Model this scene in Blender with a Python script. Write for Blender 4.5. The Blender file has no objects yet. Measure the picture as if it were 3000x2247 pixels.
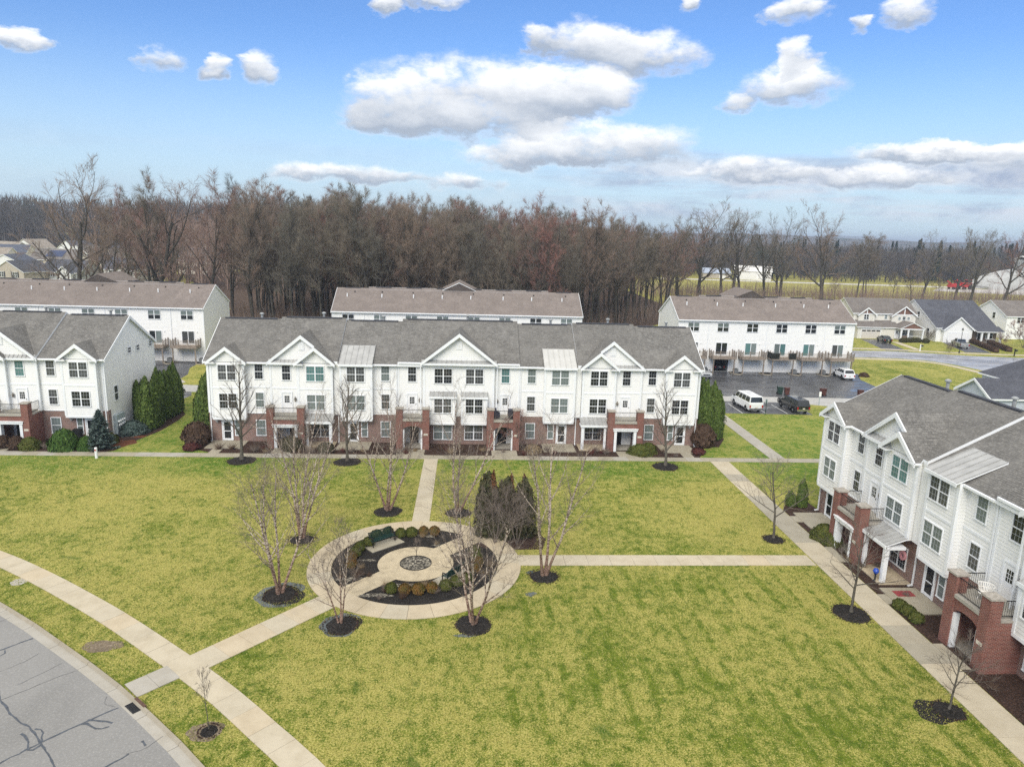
import bpy, math, random
import numpy as np
from mathutils import Matrix, Vector
rad = math.radians
sc = bpy.context.scene
col = sc.collection
# ------------------------------------------------------------------ camera, sky, sun, exposure
cam = bpy.data.cameras.new('camera'); cam.sensor_width = 36; cam.lens = 36 * 2081 / 3000
cam.clip_start = .5; cam.clip_end = 12000
co = bpy.data.objects.new('camera', cam); col.objects.link(co); sc.camera = co
F_ = Vector((.0630986, .9757452, -.2096186)); R_ = Vector((.9978777, -.0582983, .0290072)); U_ = Vector((-.0160832, .2110040, .9773529))
M_ = Matrix((R_, U_, -F_)).transposed().to_4x4(); M_.translation = (0, 0, 22.2); co.matrix_world = M_
SUN_EL, SUN_AZ = 43, 200          # degrees; azimuth clockwise from +Y: behind the camera, a little to its left
sun = bpy.data.lights.new('sun', 'SUN'); sun.energy = 1.5; sun.angle = rad(36); sun.color = (1, .95, .87)
so = bpy.data.objects.new('sun', sun); col.objects.link(so)
sd = Vector((math.sin(rad(SUN_AZ)) * math.cos(rad(SUN_EL)), math.cos(rad(SUN_AZ)) * math.cos(rad(SUN_EL)), math.sin(rad(SUN_EL))))
so.rotation_euler = sd.to_track_quat('Z', 'Y').to_euler()
vs = sc.view_settings; vs.view_transform = 'Standard'; vs.look = 'None'; vs.exposure = .93; vs.gamma = 1
sc.cycles.use_denoising = False; sc.cycles.max_bounces = 6; sc.cycles.diffuse_bounces = 3; sc.cycles.glossy_bounces = 3
sc.cycles.transparent_max_bounces = 6; sc.cycles.volume_bounces = 0; sc.cycles.caustics_reflective = False; sc.cycles.caustics_refractive = False

class NT:
    def __init__(s, tree): s.t = tree; tree.nodes.clear()
    def n(s, typ, ins=None, **kw):
        nd = s.t.nodes.new(typ)
        for k, v in kw.items(): setattr(nd, k, v)
        for k, v in (ins or {}).items():
            if isinstance(v, bpy.types.NodeSocket): s.t.links.new(v, nd.inputs[k])
            else: nd.inputs[k].default_value = v
        return nd
    def m(s, op, a, b=0., c=0., clamp=False):
        return s.n('ShaderNodeMath', {0: a, 1: b, 2: c}, operation=op, use_clamp=clamp).outputs[0]
    def v(s, op, a, b=None, c=None):
        ins = {0: a}
        if b is not None: ins[1] = b
        if c is not None: ins[2] = c
        nd = s.n('ShaderNodeVectorMath', ins, operation=op)
        return nd.outputs[1] if op in ('DOT_PRODUCT', 'LENGTH') else nd.outputs[0]
    def mix(s, f, a, b, bt='MIX'):
        nd = s.n('ShaderNodeMix', {0: f}, data_type='RGBA', blend_type=bt, clamp_result=False)
        for i, x in ((6, a), (7, b)):
            if isinstance(x, bpy.types.NodeSocket): s.t.links.new(x, nd.inputs[i])
            else: nd.inputs[i].default_value = tuple(x) + (1,) if len(x) == 3 else x
        return nd.outputs[2]
    def noise(s, vec, scale, detail=3, rough=.55, dist=0.):
        return s.n('ShaderNodeTexNoise', {'Vector': vec, 'Scale': scale, 'Detail': detail, 'Roughness': rough, 'Distortion': dist}).outputs[0]
    def ramp(s, f, lo, hi, a=0., b=1., smooth=True):
        return s.n('ShaderNodeMapRange', {0: f, 1: lo, 2: hi, 3: a, 4: b}, interpolation_type='SMOOTHSTEP' if smooth else 'LINEAR').outputs[0]

world = bpy.data.worlds.new('World'); sc.world = world; world.use_nodes = True
w = NT(world.node_tree)
dirn = w.n('ShaderNodeTexCoord').outputs['Generated']
sep = w.n('ShaderNodeSeparateXYZ', {0: dirn})
sky = w.n('ShaderNodeTexSky', sky_type='NISHITA', sun_disc=False, sun_elevation=rad(SUN_EL), sun_rotation=rad(SUN_AZ), altitude=200, air_density=1.0, dust_density=.4, ozone_density=4.0)
az = w.m('MULTIPLY', w.m('ARCTAN2', sep.outputs[0], sep.outputs[1]), 180 / math.pi)
el = w.m('MULTIPLY', w.m('ARCSINE', sep.outputs[2]), 180 / math.pi)
# noise-warped cloud coordinates
nv = w.v('MULTIPLY', dirn, (1, 1, 1.9))
wob = w.n('ShaderNodeTexNoise', {'Vector': nv, 'Scale': 15., 'Detail': 5., 'Roughness': .62})
wobc = w.v('MULTIPLY', w.v('SUBTRACT', wob.outputs[1], (.5, .5, .5)), (5.5, 2.6, 0))
p = w.v('ADD', w.n('ShaderNodeCombineXYZ', {0: az, 1: el, 2: 1.}).outputs[0], wobc)
CL = [(1.4,10.1,11.6,2.9),(-5.6,9.0,5.2,2.4),(6.9,10.3,6.9,2.1),(-1.0,8.0,9.5,1.8),(9.7,6.5,9.6,2.0),(4.5,5.6,6.6,1.2),(8.0,13.7,5.1,1.7),
 (12.6,12.8,5.5,1.8),(4.5,13.9,1.8,1.3),(22.9,10.6,4.4,1.7),(23.4,12.3,1.8,1.3),(19.5,9.6,1.6,1.0),(23.1,15.3,2.2,1.2),(30.5,14.8,2.4,1.1),(27.3,14.1,1.0,.6),
 (-3.4,15.9,3.7,.6),(-6.1,15.4,1.2,.7),(16.0,15.9,1.4,.7),(-29.9,10.8,2.2,.8),(-22.2,10.5,2.0,1.1),(-15.1,10.8,1.9,1.3),(-18.4,10.5,1.1,.9),
 (-9.0,4.0,7.0,.9),(-.5,3.6,4.0,.9),(21.2,4.7,5.3,1.0),(29.2,4.3,6.4,1.0),(33.6,5.9,7.4,.7),(38.6,5.3,4.2,1.5)]
acc = None
for a0, e0, ra, re in CL:
    v_ = w.v('MULTIPLY_ADD', p, (1 / ra, 1 / re, 1), (-a0 / ra, -e0 / re, 0))
    wt = w.m('MAXIMUM', w.m('SUBTRACT', 2., w.v('DOT_PRODUCT', v_, v_)), 0.)
    t_ = w.n('ShaderNodeVectorMath', {0: v_, 'Scale': wt}, operation='SCALE').outputs[0]
    acc = t_ if acc is None else w.v('ADD', acc, t_)
sa = w.n('ShaderNodeSeparateXYZ', {0: acc})
fine = w.noise(nv, 17., 9, .64)
dens = w.m('ADD', w.m('MINIMUM', sa.outputs[2], 1.1), w.m('MULTIPLY', w.m('MULTIPLY', w.m('SUBTRACT', fine, .5), 2.7), w.m('MULTIPLY_ADD', sa.outputs[2], 1.8, .16, clamp=True)))
cov = w.m('MULTIPLY', w.ramp(dens, .02, 1.05), .97)
lay = w.noise(w.n('ShaderNodeCombineXYZ', {0: w.m('MULTIPLY', az, .06), 1: w.m('MULTIPLY', el, .55), 2: 3.3}).outputs[0], 1., 6, .62)
lay = w.m('MULTIPLY', w.m('MULTIPLY', w.ramp(lay, .36, .60), w.ramp(az, -2., 18., .15, 1.)), w.m('MULTIPLY', w.ramp(el, .6, 2.2), w.ramp(el, 7.4, 4.6)))
tt = w.m('DIVIDE', sa.outputs[1], w.m('MAXIMUM', sa.outputs[2], .05))
shade = w.m('ADD', w.m('MULTIPLY_ADD', tt, 1.15, .5), w.m('MULTIPLY', w.m('SUBTRACT', fine, .5), .9), clamp=True)
shade = w.m('MAXIMUM', shade, w.ramp(dens, .8, .1, 0., .8))
ccol = w.mix(shade, (2.35, 2.7, 3.25), (6.1, 6.15, 6.2))
hs = w.n('ShaderNodeHueSaturation', {'Hue': .503, 'Saturation': 1.1, 'Value': .60, 'Color': w.mix(1., sky.outputs[0], (1.22, 1.3, 1.46), 'MULTIPLY')})
skyc = w.mix(w.ramp(el, 14., 0., 0., .85), hs.outputs[0], (3.1, 4.05, 4.75))
low = w.n('ShaderNodeBackground', {'Color': w.mix(cov, w.mix(lay, skyc, w.mix(w.ramp(fine, .35, .65), (2.3, 2.75, 3.6), (4.0, 4.35, 4.85))), ccol), 'Strength': .1})
# higher up the broken clouds close to the deck whose soft light falls on the place
plane = w.n('ShaderNodeVectorMath', {0: dirn, 'Scale': w.m('DIVIDE', 1., w.m('MAXIMUM', sep.outputs[2], .05))}, operation='SCALE').outputs[0]
deck = w.noise(plane, 1.3, 2, .6)
deckc = w.ramp(w.m('ADD', deck, w.ramp(el, 10., 44., -.06, .36)), .44, .66)
high = w.n('ShaderNodeBackground', {'Color': w.mix(deckc, skyc, (6.5, 6.45, 6.25)), 'Strength': .1})
dark = w.n('ShaderNodeBackground', {'Color': (.05, .05, .04, 1), 'Strength': .1})
mx = w.n('ShaderNodeMixShader', {0: w.m('MAXIMUM', w.ramp(el, 18.5, 26.), w.ramp(w.m('ABSOLUTE', w.m('SUBTRACT', az, 4.)), 44., 60.))}); w.t.links.new(low.outputs[0], mx.inputs[1]); w.t.links.new(high.outputs[0], mx.inputs[2])
my = w.n('ShaderNodeMixShader', {0: w.m('GREATER_THAN', el, -1.)}); w.t.links.new(dark.outputs[0], my.inputs[1]); w.t.links.new(mx.outputs[0], my.inputs[2])
w.t.links.new(my.outputs[0], w.n('ShaderNodeOutputWorld').inputs[0])

# ------------------------------------------------------------------ materials
MT = {}
def newmat(name):
    m = bpy.data.materials.new(name); m.use_nodes = True; MT[name] = m
    t = NT(m.node_tree); return m, t
def finish(t, colr, rough=.7, spec=.3, metal=0., bump=None, bd=.02, bs=.4, coat=0.):
    b = t.n('ShaderNodeBsdfPrincipled')
    for k, v in (('Base Color', colr), ('Roughness', rough), ('Specular IOR Level', spec), ('Metallic', metal), ('Coat Weight', coat)):
        if isinstance(v, bpy.types.NodeSocket): t.t.links.new(v, b.inputs[k])
        else: b.inputs[k].default_value = tuple(v) + (1,) if isinstance(v, tuple) and len(v) == 3 else v
    if bump is not None:
        bn = t.n('ShaderNodeBump', {'Height': bump, 'Distance': bd, 'Strength': bs}); t.t.links.new(bn.outputs[0], b.inputs['Normal'])
    t.t.links.new(b.outputs[0], t.n('ShaderNodeOutputMaterial').inputs[0])
def pos(t): return t.n('ShaderNodeNewGeometry').outputs['Position']
def obj_c(t): return t.n('ShaderNodeTexCoord').outputs['Object']
def uv_c(t): return t.n('ShaderNodeTexCoord').outputs['UV']
def plain(name, c, rough=.6, var=.12, scale=2.5, spec=.3, metal=0., bump=0., bscale=20., rnd=0., coat=0.):
    m, t = newmat(name); P = pos(t); f = t.noise(P, scale, 4, .6)
    d = tuple(x * (1 - var) for x in c); l = tuple(min(1, x * (1 + var)) for x in c)
    cc = t.mix(t.ramp(f, .3, .7), d, l)
    if rnd:
        r = t.n('ShaderNodeObjectInfo').outputs['Random']
        cc = t.mix(t.m('MULTIPLY', r, rnd), cc, tuple(x * .55 for x in c))
    finish(t, cc, rough, spec, metal, t.noise(P, bscale, 3) if bump else None, bump or .01, .6, coat)
    return m
plain('white_trim', (.80, .815, .83), .5, .03)
plain('white_paint', (.84, .84, .84), .35, .02, coat=.3)
plain('garage_white', (.84, .83, .81), .5, .03)
plain('tan_panel', (.62, .58, .52), .5, .04)
plain('stone_cap', (.36, .33, .29), .8, .2, 5, bump=.01)
plain('iron', (.02, .02, .022), .5, .1)
plain('iron_brown', (.09, .07, .055), .6, .2)
plain('deck_wood', (.27, .225, .185), .8, .25, 3, bump=.01, rnd=.25)
plain('deck_floor', (.29, .235, .19), .8, .25, 3)
plain('grey_vinyl', (.5, .54, .6), .5, .03)
plain('brown_shake', (.19, .105, .08), .8, .15, 8, bump=.02)
plain('porch_stone', (.17, .13, .1), .8, .4, 8, bump=.03)
plain('zinc', (.42, .42, .41), .45, .12, 1.2, metal=.35)
plain('zinc_light', (.52, .515, .49), .5, .06, 1.2, metal=.2)
plain('vent_grey', (.36, .37, .37), .5, .15, metal=.4)
plain('black_plastic', (.012, .013, .014), .55, .1)
plain('bin_brown', (.10, .04, .032), .5, .15)
plain('bin_green', (.02, .045, .035), .5, .1)
plain('ac_grey', (.13, .135, .14), .6, .2)
plain('utility_grey', (.36, .42, .44), .55, .05)
plain('tyre', (.012, .012, .012), .8, .1)
plain('rim', (.45, .46, .47), .35, .1, metal=.7)
plain('rim_dark', (.10, .10, .105), .4, .1, metal=.6)
plain('car_white', (.80, .81, .82), .22, .02, coat=.6)
plain('car_black', (.008, .009, .01), .18, .1, spec=.5, coat=.7)
plain('car_silver', (.40, .41, .42), .3, .03, metal=.5, coat=.5)
plain('car_teal', (.008, .02, .022), .2, .1, spec=.5, coat=.7)
plain('car_glass', (.018, .022, .026), .06, .05, spec=.6)
plain('chrome', (.5, .5, .5), .2, .05, metal=.9)
plain('lamp_red', (.35, .012, .012), .25, .05)
plain('lamp_clear', (.62, .62, .6), .2, .05)
plain('machine_red', (.42, .03, .025), .5, .2)
plain('bench_green', (.008, .035, .03), .4, .1, spec=.4)
plain('resin_white', (.76, .74, .70), .5, .05)
plain('cushion_dark', (.05, .05, .07), .9, .2)
plain('screen_cloth', (.02, .022, .018), .9, .5, 14)
plain('red_mat', (.26, .045, .05), .9, .3, 10)
plain('pink_cloth', (.62, .3, .33), .8, .3, 20)
plain('blue_ball', (.03, .08, .4), .2, .3, 20)
plain('plaque', (.62, .57, .48), .6, .05)
plain('lantern', (.20, .18, .15), .5, .2)
plain('rock', (.42, .39, .35), .9, .3, 4, bump=.05)
plain('puddle', (.06, .075, .08), .08, .3, 3, spec=.6)
plain('membrane', (.46, .46, .44), .7, .12, .12)
plain('shed_white', (.74, .73, .70), .6, .05)
plain('shed_blue', (.36, .41, .50), .45, .05)
plain('house_cream', (.70, .66, .57), .6, .04, rnd=.15)
plain('house_tan', (.45, .40, .33), .6, .05, rnd=.2)
plain('house_grey', (.40, .42, .42), .6, .05, rnd=.2)
plain('house_white', (.76, .76, .75), .6, .04, rnd=.1)
plain('roof_dark', (.055, .058, .07), .85, .25, 1.5, bump=.01)
plain('roof_slate', (.085, .095, .125), .85, .2, 1.5)
plain('roof_tan', (.27, .235, .195), .85, .2, 1.0)
plain('roof_mid', (.17, .155, .145), .85, .2, 1.0)
plain('solar', (.025, .04, .10), .15, .2)
plain('shutter', (.02, .02, .025), .6, .1)
plain('mulch_edge', (.06, .05, .04), .9, .3, 6)
plain('kerb_rust', (.10, .055, .04), .7, .3, 12)
plain('gravel_road', (.52, .50, .47), .9, .15, .3)
plain('paint_line', (.62, .62, .60), .7, .15, 6)
plain('sapling_bark', (.12, .10, .085), .9, .2)

def glass(name, c, rough=.08):
    m, t = newmat(name); P = obj_c(t)
    r = t.n('ShaderNodeObjectInfo').outputs['Random']
    z = t.n('ShaderNodeSeparateXYZ', {0: P})
    st = t.m('FRACT', t.m('MULTIPLY', z.outputs[0], 7.))
    base = t.mix(t.m('MULTIPLY', r, .7), c, tuple(x * .5 for x in c))
    base = t.mix(t.m('MULTIPLY', t.ramp(st, .4, .6), .25), base, tuple(x * .6 for x in c))
    finish(t, base, rough, .55, 0, t.noise(pos(t), 1.3, 2), .01, .12)
    return m
glass('pane_dark', (.022, .026, .03)); glass('pane_blind', (.19, .23, .225), .15); glass('pane_teal', (.12, .255, .25), .12); glass('pane_curtain', (.085, .09, .09), .12)
plain('muntin', (.40, .42, .43), .5, .03)

def siding_mat(name, c, d):
    m, t = newmat(name); P = pos(t)
    f = t.noise(t.v('MULTIPLY', P, (1.5, 1.5, .25)), 1.2, 4, .65)
    cc = t.mix(t.ramp(f, .45, .8), c, d)
    finish(t, cc, .5, .3)
siding_mat('siding', (.83, .825, .805), (.77, .77, .75)); siding_mat('siding_grey', (.50, .54, .60), (.42, .45, .5)); siding_mat('siding_beige', (.72, .69, .62), (.6, .57, .5))

def brick_mat(name, a, b, mortar, bw=.22, bh=.075):
    m, t = newmat(name); U = uv_c(t)
    br = t.n('ShaderNodeTexBrick', {'Vector': U, 'Color1': a + (1,), 'Color2': b + (1,), 'Mortar': mortar + (1,), 'Scale': 1., 'Mortar Size': .013, 'Bias': -.1, 'Brick Width': bw, 'Row Height': bh})
    f = t.noise(pos(t), 1.6, 4, .65)
    cc = t.mix(t.m('MULTIPLY', t.ramp(f, .4, .8), .4), br.outputs[0], tuple(x * .55 for x in a))
    finish(t, cc, .85, .2, 0, br.outputs[1], .01, -.6)
brick_mat('brick_wall', (.20, .075, .06), (.085, .036, .034), (.42, .36, .31))
brick_mat('brick_pier', (.205, .055, .042), (.10, .028, .026), (.33, .22, .18))

def shingle_mat(name, a, b, d, bw=.32, bh=.15):
    m, t = newmat(name); U = uv_c(t)
    br = t.n('ShaderNodeTexBrick', {'Vector': U, 'Color1': a + (1,), 'Color2': b + (1,), 'Mortar': d + (1,), 'Scale': 1., 'Mortar Size': .02, 'Mortar Smooth': .6, 'Bias': .1, 'Brick Width': bw, 'Row Height': bh}, offset=.37, squash=.7, squash_frequency=3)
    f = t.noise(pos(t), .6, 5, .6); f2 = t.noise(t.v('MULTIPLY', U, (2.4, 6.6, 1)), 1., 2, .5)
    cc = t.mix(t.ramp(f2, .42, .62, 0, .55), br.outputs[0], d)
    cc = t.mix(t.ramp(f, .35, .75, 0, .35), cc, tuple(x * 1.25 for x in a))
    cc = t.mix(t.m('MULTIPLY', t.n('ShaderNodeObjectInfo').outputs['Random'], .32), cc, tuple(x * .62 for x in a)); finish(t, cc, .9, .15, 0, br.outputs[1], .012, -.7)
shingle_mat('shingle_grey', (.245, .235, .218), (.16, .154, .144), (.068, .065, .062))
shingle_mat('shingle_brown', (.26, .222, .2), (.195, .165, .15), (.135, .115, .105))
shingle_mat('shingle_black', (.12, .125, .145), (.085, .09, .108), (.05, .05, .06))
shingle_mat('shingle_taupe', (.24, .215, .195), (.17, .15, .14), (.10, .09, .085))

def conc(name, c, wet=.0):
    m, t = newmat(name); P = pos(t)
    r = t.n('ShaderNodeObjectInfo').outputs['Random']
    f = t.noise(P, .9, 6, .65); g2 = t.noise(P, 14., 4, .6)
    cc = t.mix(t.ramp(f, .35, .75), c, tuple(x * y for x, y in zip(c, (.82, .80, .76))))
    cc = t.mix(t.m('MULTIPLY', t.ramp(g2, .5, .75), .3), cc, tuple(x * .55 for x in c)); cc = t.mix(t.ramp(t.noise(P, .35, 5, .7, 1.), .55, .8, 0, .45), cc, tuple(x * .62 for x in c))
    cc = t.mix(t.m('MULTIPLY', r, .22), cc, tuple(x * y for x, y in zip(c, (.80, .84, .90))))
    finish(t, cc, .85 - wet, .3, 0, g2, .004, .5)
conc('concrete', (.50, .44, .33)); conc('concrete_tan', (.51, .43, .305)); conc('concrete_grey', (.40, .375, .325)); conc('concrete_wet', (.37, .335, .26), .25); conc('kerb_conc', (.36, .32, .25)); conc('alley_conc', (.42, .415, .40), .3)

def asphalt(name, c, wet, sc_=1.):
    m, t = newmat(name); P = pos(t)
    f = t.noise(P, .16 * sc_, 5, .62, .8); g2 = t.noise(P, 9., 5, .7); st = t.noise(t.v('MULTIPLY', P, (.12, .5, 1)), 1.2, 5, .6)
    k = t.ramp(f, .38, .62)
    cc = t.mix(k, tuple(x * .55 for x in c), c) if wet else t.mix(t.ramp(f, .3, .75), c, tuple(x * .78 for x in c))
    cc = t.mix(t.ramp(g2, .45, .75, 0, .45), cc, tuple(min(1, x * 1.7) for x in c))
    ro = t.m('MULTIPLY_ADD', t.ramp(st, .35, .65), .45, .16) if wet else .85
    finish(t, cc, ro, .45 if wet else .2, 0, g2, .004, .3 if wet else .5)
asphalt('asphalt_pale', (.245, .24, .23), False); asphalt('asphalt_wet', (.085, .087, .095), True); asphalt('street_wet', (.33, .335, .36), True)
plain('sealant', (.075, .085, .10), .5, .25, 6); plain('crack', (.15, .15, .15), .9, .2)

def mulch_mat(name, a, b, cscale=9.):
    m, t = newmat(name); P = pos(t)
    f = t.noise(P, cscale, 5, .75); g2 = t.noise(P, 1.4, 3)
    cc = t.mix(t.ramp(f, .42, .68), a, b); cc = t.mix(t.ramp(g2, .4, .7, 0, .45), cc, tuple(x * .6 for x in a))
    finish(t, cc, .95, .15, 0, f, .06, 1.)
mulch_mat('mulch_black', (.016, .015, .014), (.06, .052, .046)); mulch_mat('mulch_brown', (.034, .022, .018), (.115, .066, .048)); mulch_mat('mulch_red', (.10, .035, .02), (.26, .12, .07))
mulch_mat('gravel', (.50, .42, .29), (.70, .595, .42), 22.); mulch_mat('gravel_mixed', (.035, .032, .028), (.55, .5, .4), 5.); mulch_mat('dead_turf', (.16, .125, .085), (.30, .245, .18), 6.)
mulch_mat('leaf_litter', (.055, .038, .028), (.155, .105, .078), 1.1)

def grass_mat(name, blade):
    m, t = newmat(name); P = pos(t)
    sp = t.n('ShaderNodeSeparateXYZ', {0: P})
    n1 = t.noise(P, .06, 4, .6, .5); n2 = t.noise(P, .42, 5, .7, .3); n3 = t.noise(t.v('MULTIPLY', P, (1, .75, 1)), 2.2, 5, .75); n4 = t.noise(P, 11., 4, .75); n5 = t.noise(P, 30., 2, .6)
    grass_g = t.mix(t.ramp(n3, .3, .7), (.076, .125, .011), (.182, .222, .026))
    straw = t.mix(t.ramp(n4, .3, .7), (.235, .222, .04), (.525, .468, .15))
    # each mower pass leans the blades its own way: broad soft swaths over the lawn
    ang = t.m('ADD', t.m('MULTIPLY', sp.outputs[0], .99), t.m('MULTIPLY', sp.outputs[1], .015))
    sw = t.m('SINE', t.m('MULTIPLY', t.m('ADD', ang, t.m('MULTIPLY', n2, .8)), 4.4))
    swm = t.m('MULTIPLY', t.ramp(sp.outputs[0], -2., 6.), t.ramp(sp.outputs[1], 47., 41.))
    sw = t.m('MULTIPLY', t.ramp(sw, .35, .95), t.m('MULTIPLY', t.m('MULTIPLY_ADD', swm, -.24, -.02), t.ramp(t.noise(t.v('ADD', P, (9, 3, 0)), .22, 3), .40, .62)))
    kk = t.m('ADD', t.m('ADD', .57, t.m('MULTIPLY', t.m('SUBTRACT', n1, .5), 1.0)), t.m('MULTIPLY', t.m('SUBTRACT', n2, .5), 1.05))
    kk = t.m('ADD', t.m('ADD', kk, sw), t.m('MULTIPLY', t.m('SUBTRACT', n3, .5), 1.35))
    kk = t.m('ADD', kk, t.m('MULTIPLY', t.m('SUBTRACT', n4, .5), 1.9))
    cc = t.mix(t.ramp(kk, .30, .80), grass_g, straw)
    dk = t.noise(t.v('ADD', P, (31, 7, 0)), .5, 4, .65, .6)
    cc = t.mix(t.ramp(t.m('ADD', dk, t.m('MULTIPLY', t.m('SUBTRACT', n4, .5), .25)), .62, .74, 0, .7), cc, (.05, .115, .014))
    cc = t.mix(t.ramp(n5, .5, .75, 0, .55), cc, (.05, .06, .01))
    # watered strips by the houses stay greener, the far fields are cured to straw
    farf = t.ramp(sp.outputs[1], 170., 260.)
    cc = t.mix(t.m('MULTIPLY', farf, .55), cc, (.36, .32, .10))
    nearb = t.m('MULTIPLY', t.ramp(sp.outputs[1], 59., 66.), t.ramp(sp.outputs[1], 92., 84.))
    cc = t.mix(t.m('MULTIPLY', nearb, t.ramp(kk, .3, .75, .85, .25)), cc, (.075, .165, .015))
    if blade:
        r = t.n('ShaderNodeNewGeometry').outputs['Random Per Island']
        cc = t.mix(t.ramp(r, .0, .42, .75, 0.), cc, (.05, .075, .008)); cc = t.mix(t.ramp(r, .6, 1., 0., .8), cc, (.58, .52, .19))
        finish(t, cc, .8, .15)
    else: finish(t, cc, .9, .12, 0, t.m('ADD', n4, n3), .10, .8)
grass_mat('grass', False); grass_mat('grass_blade', True)

def bark(name, a, b, s=6., stretch=.3, foot=None, lo=.35, hi=.65):
    m, t = newmat(name); P = obj_c(t); f = t.noise(t.v('MULTIPLY', P, (1, 1, stretch)), s, 4, .7)
    r = t.n('ShaderNodeObjectInfo').outputs['Random']
    cc = t.mix(t.ramp(f, lo, hi), a, b); cc = t.mix(t.m('MULTIPLY', r, .3), cc, tuple(x * .6 for x in a))
    if foot: cc = t.mix(t.ramp(t.n('ShaderNodeSeparateXYZ', {0: P}).outputs[2], 3.2, .8, 0, .8), cc, t.mix(t.ramp(f, lo, hi), tuple(x * 1.9 for x in foot), foot))
    finish(t, cc, .9, .15, 0, f, .03, .7)
bark('bark_grey', (.05, .046, .038), (.105, .093, .076)); bark('bark_linden', (.085, .075, .062), (.16, .145, .12), 9)
bark('bark_birch', (.56, .47, .39), (.075, .045, .034), 4.2, 2.4, (.13, .075, .055), .44, .58); bark('birch_twig', (.13, .105, .09), (.23, .19, .16), 4.)
m, t = newmat('twigs'); P = pos(t); oi = t.n('ShaderNodeObjectInfo').outputs['Random']
cr = t.n('ShaderNodeValToRGB', {0: oi}); e_ = cr.color_ramp.elements
e_[0].position = 0; e_[0].color = (.115, .105, .09, 1); e_[1].position = 1; e_[1].color = (.30, .15, .125, 1)
for q_, c_ in ((.25, (.20, .165, .125, 1)), (.45, (.145, .135, .11, 1)), (.62, (.25, .185, .14, 1)), (.8, (.24, .155, .13, 1))):
    z_ = e_.new(q_); z_.color = c_
finish(t, t.mix(t.ramp(t.noise(P, .5, 3), .35, .7, 0, .5), cr.outputs[0], (.11, .102, .085)), .9, .1)
def foliage(name, a, b, c=None, s=3.):
    m, t = newmat(name); P = pos(t); f = t.noise(P, s, 3, .7); g2 = t.noise(P, 11., 2)
    r = t.n('ShaderNodeNewGeometry').outputs['Random Per Island']
    cc = t.mix(t.ramp(f, .35, .65), a, b); cc = t.mix(t.m('MULTIPLY', r, .55), cc, c or tuple(x * .4 for x in a))
    finish(t, cc, .75, .2)
foliage('fol_arb', (.08, .13, .022), (.135, .18, .042), (.02, .04, .01)); foliage('fol_arb_dark', (.05, .058, .022), (.095, .08, .04), (.016, .02, .01)); foliage('fol_dead', (.20, .085, .035), (.11, .06, .03))
foliage('fol_box', (.085, .11, .02), (.14, .14, .035), (.025, .035, .01)); foliage('fol_box_rust', (.22, .115, .03), (.13, .115, .03), (.06, .035, .015)); foliage('fol_spruce', (.06, .095, .085), (.13, .165, .15), (.022, .04, .03))
foliage('fol_brown', (.085, .052, .035), (.125, .08, .055)); foliage('fol_grasses', (.33, .25, .15), (.22, .155, .09)); foliage('fol_green', (.05, .11, .02), (.09, .15, .03), (.02, .05, .01)); foliage('fol_pine', (.022, .045, .028), (.045, .068, .04), (.012, .025, .016), .3); foliage('fol_reddish', (.12, .035, .03), (.08, .035, .03))
m, t = newmat('far_wood'); P = pos(t); f = t.noise(P, .05, 4, .7); cc = t.mix(t.ramp(f, .35, .65), (.06, .055, .052), (.125, .105, .095))
cc = t.mix(t.ramp(t.noise(P, .02, 2), .58, .68), cc, (.04, .055, .038)); finish(t, cc, .95, .05)

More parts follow.
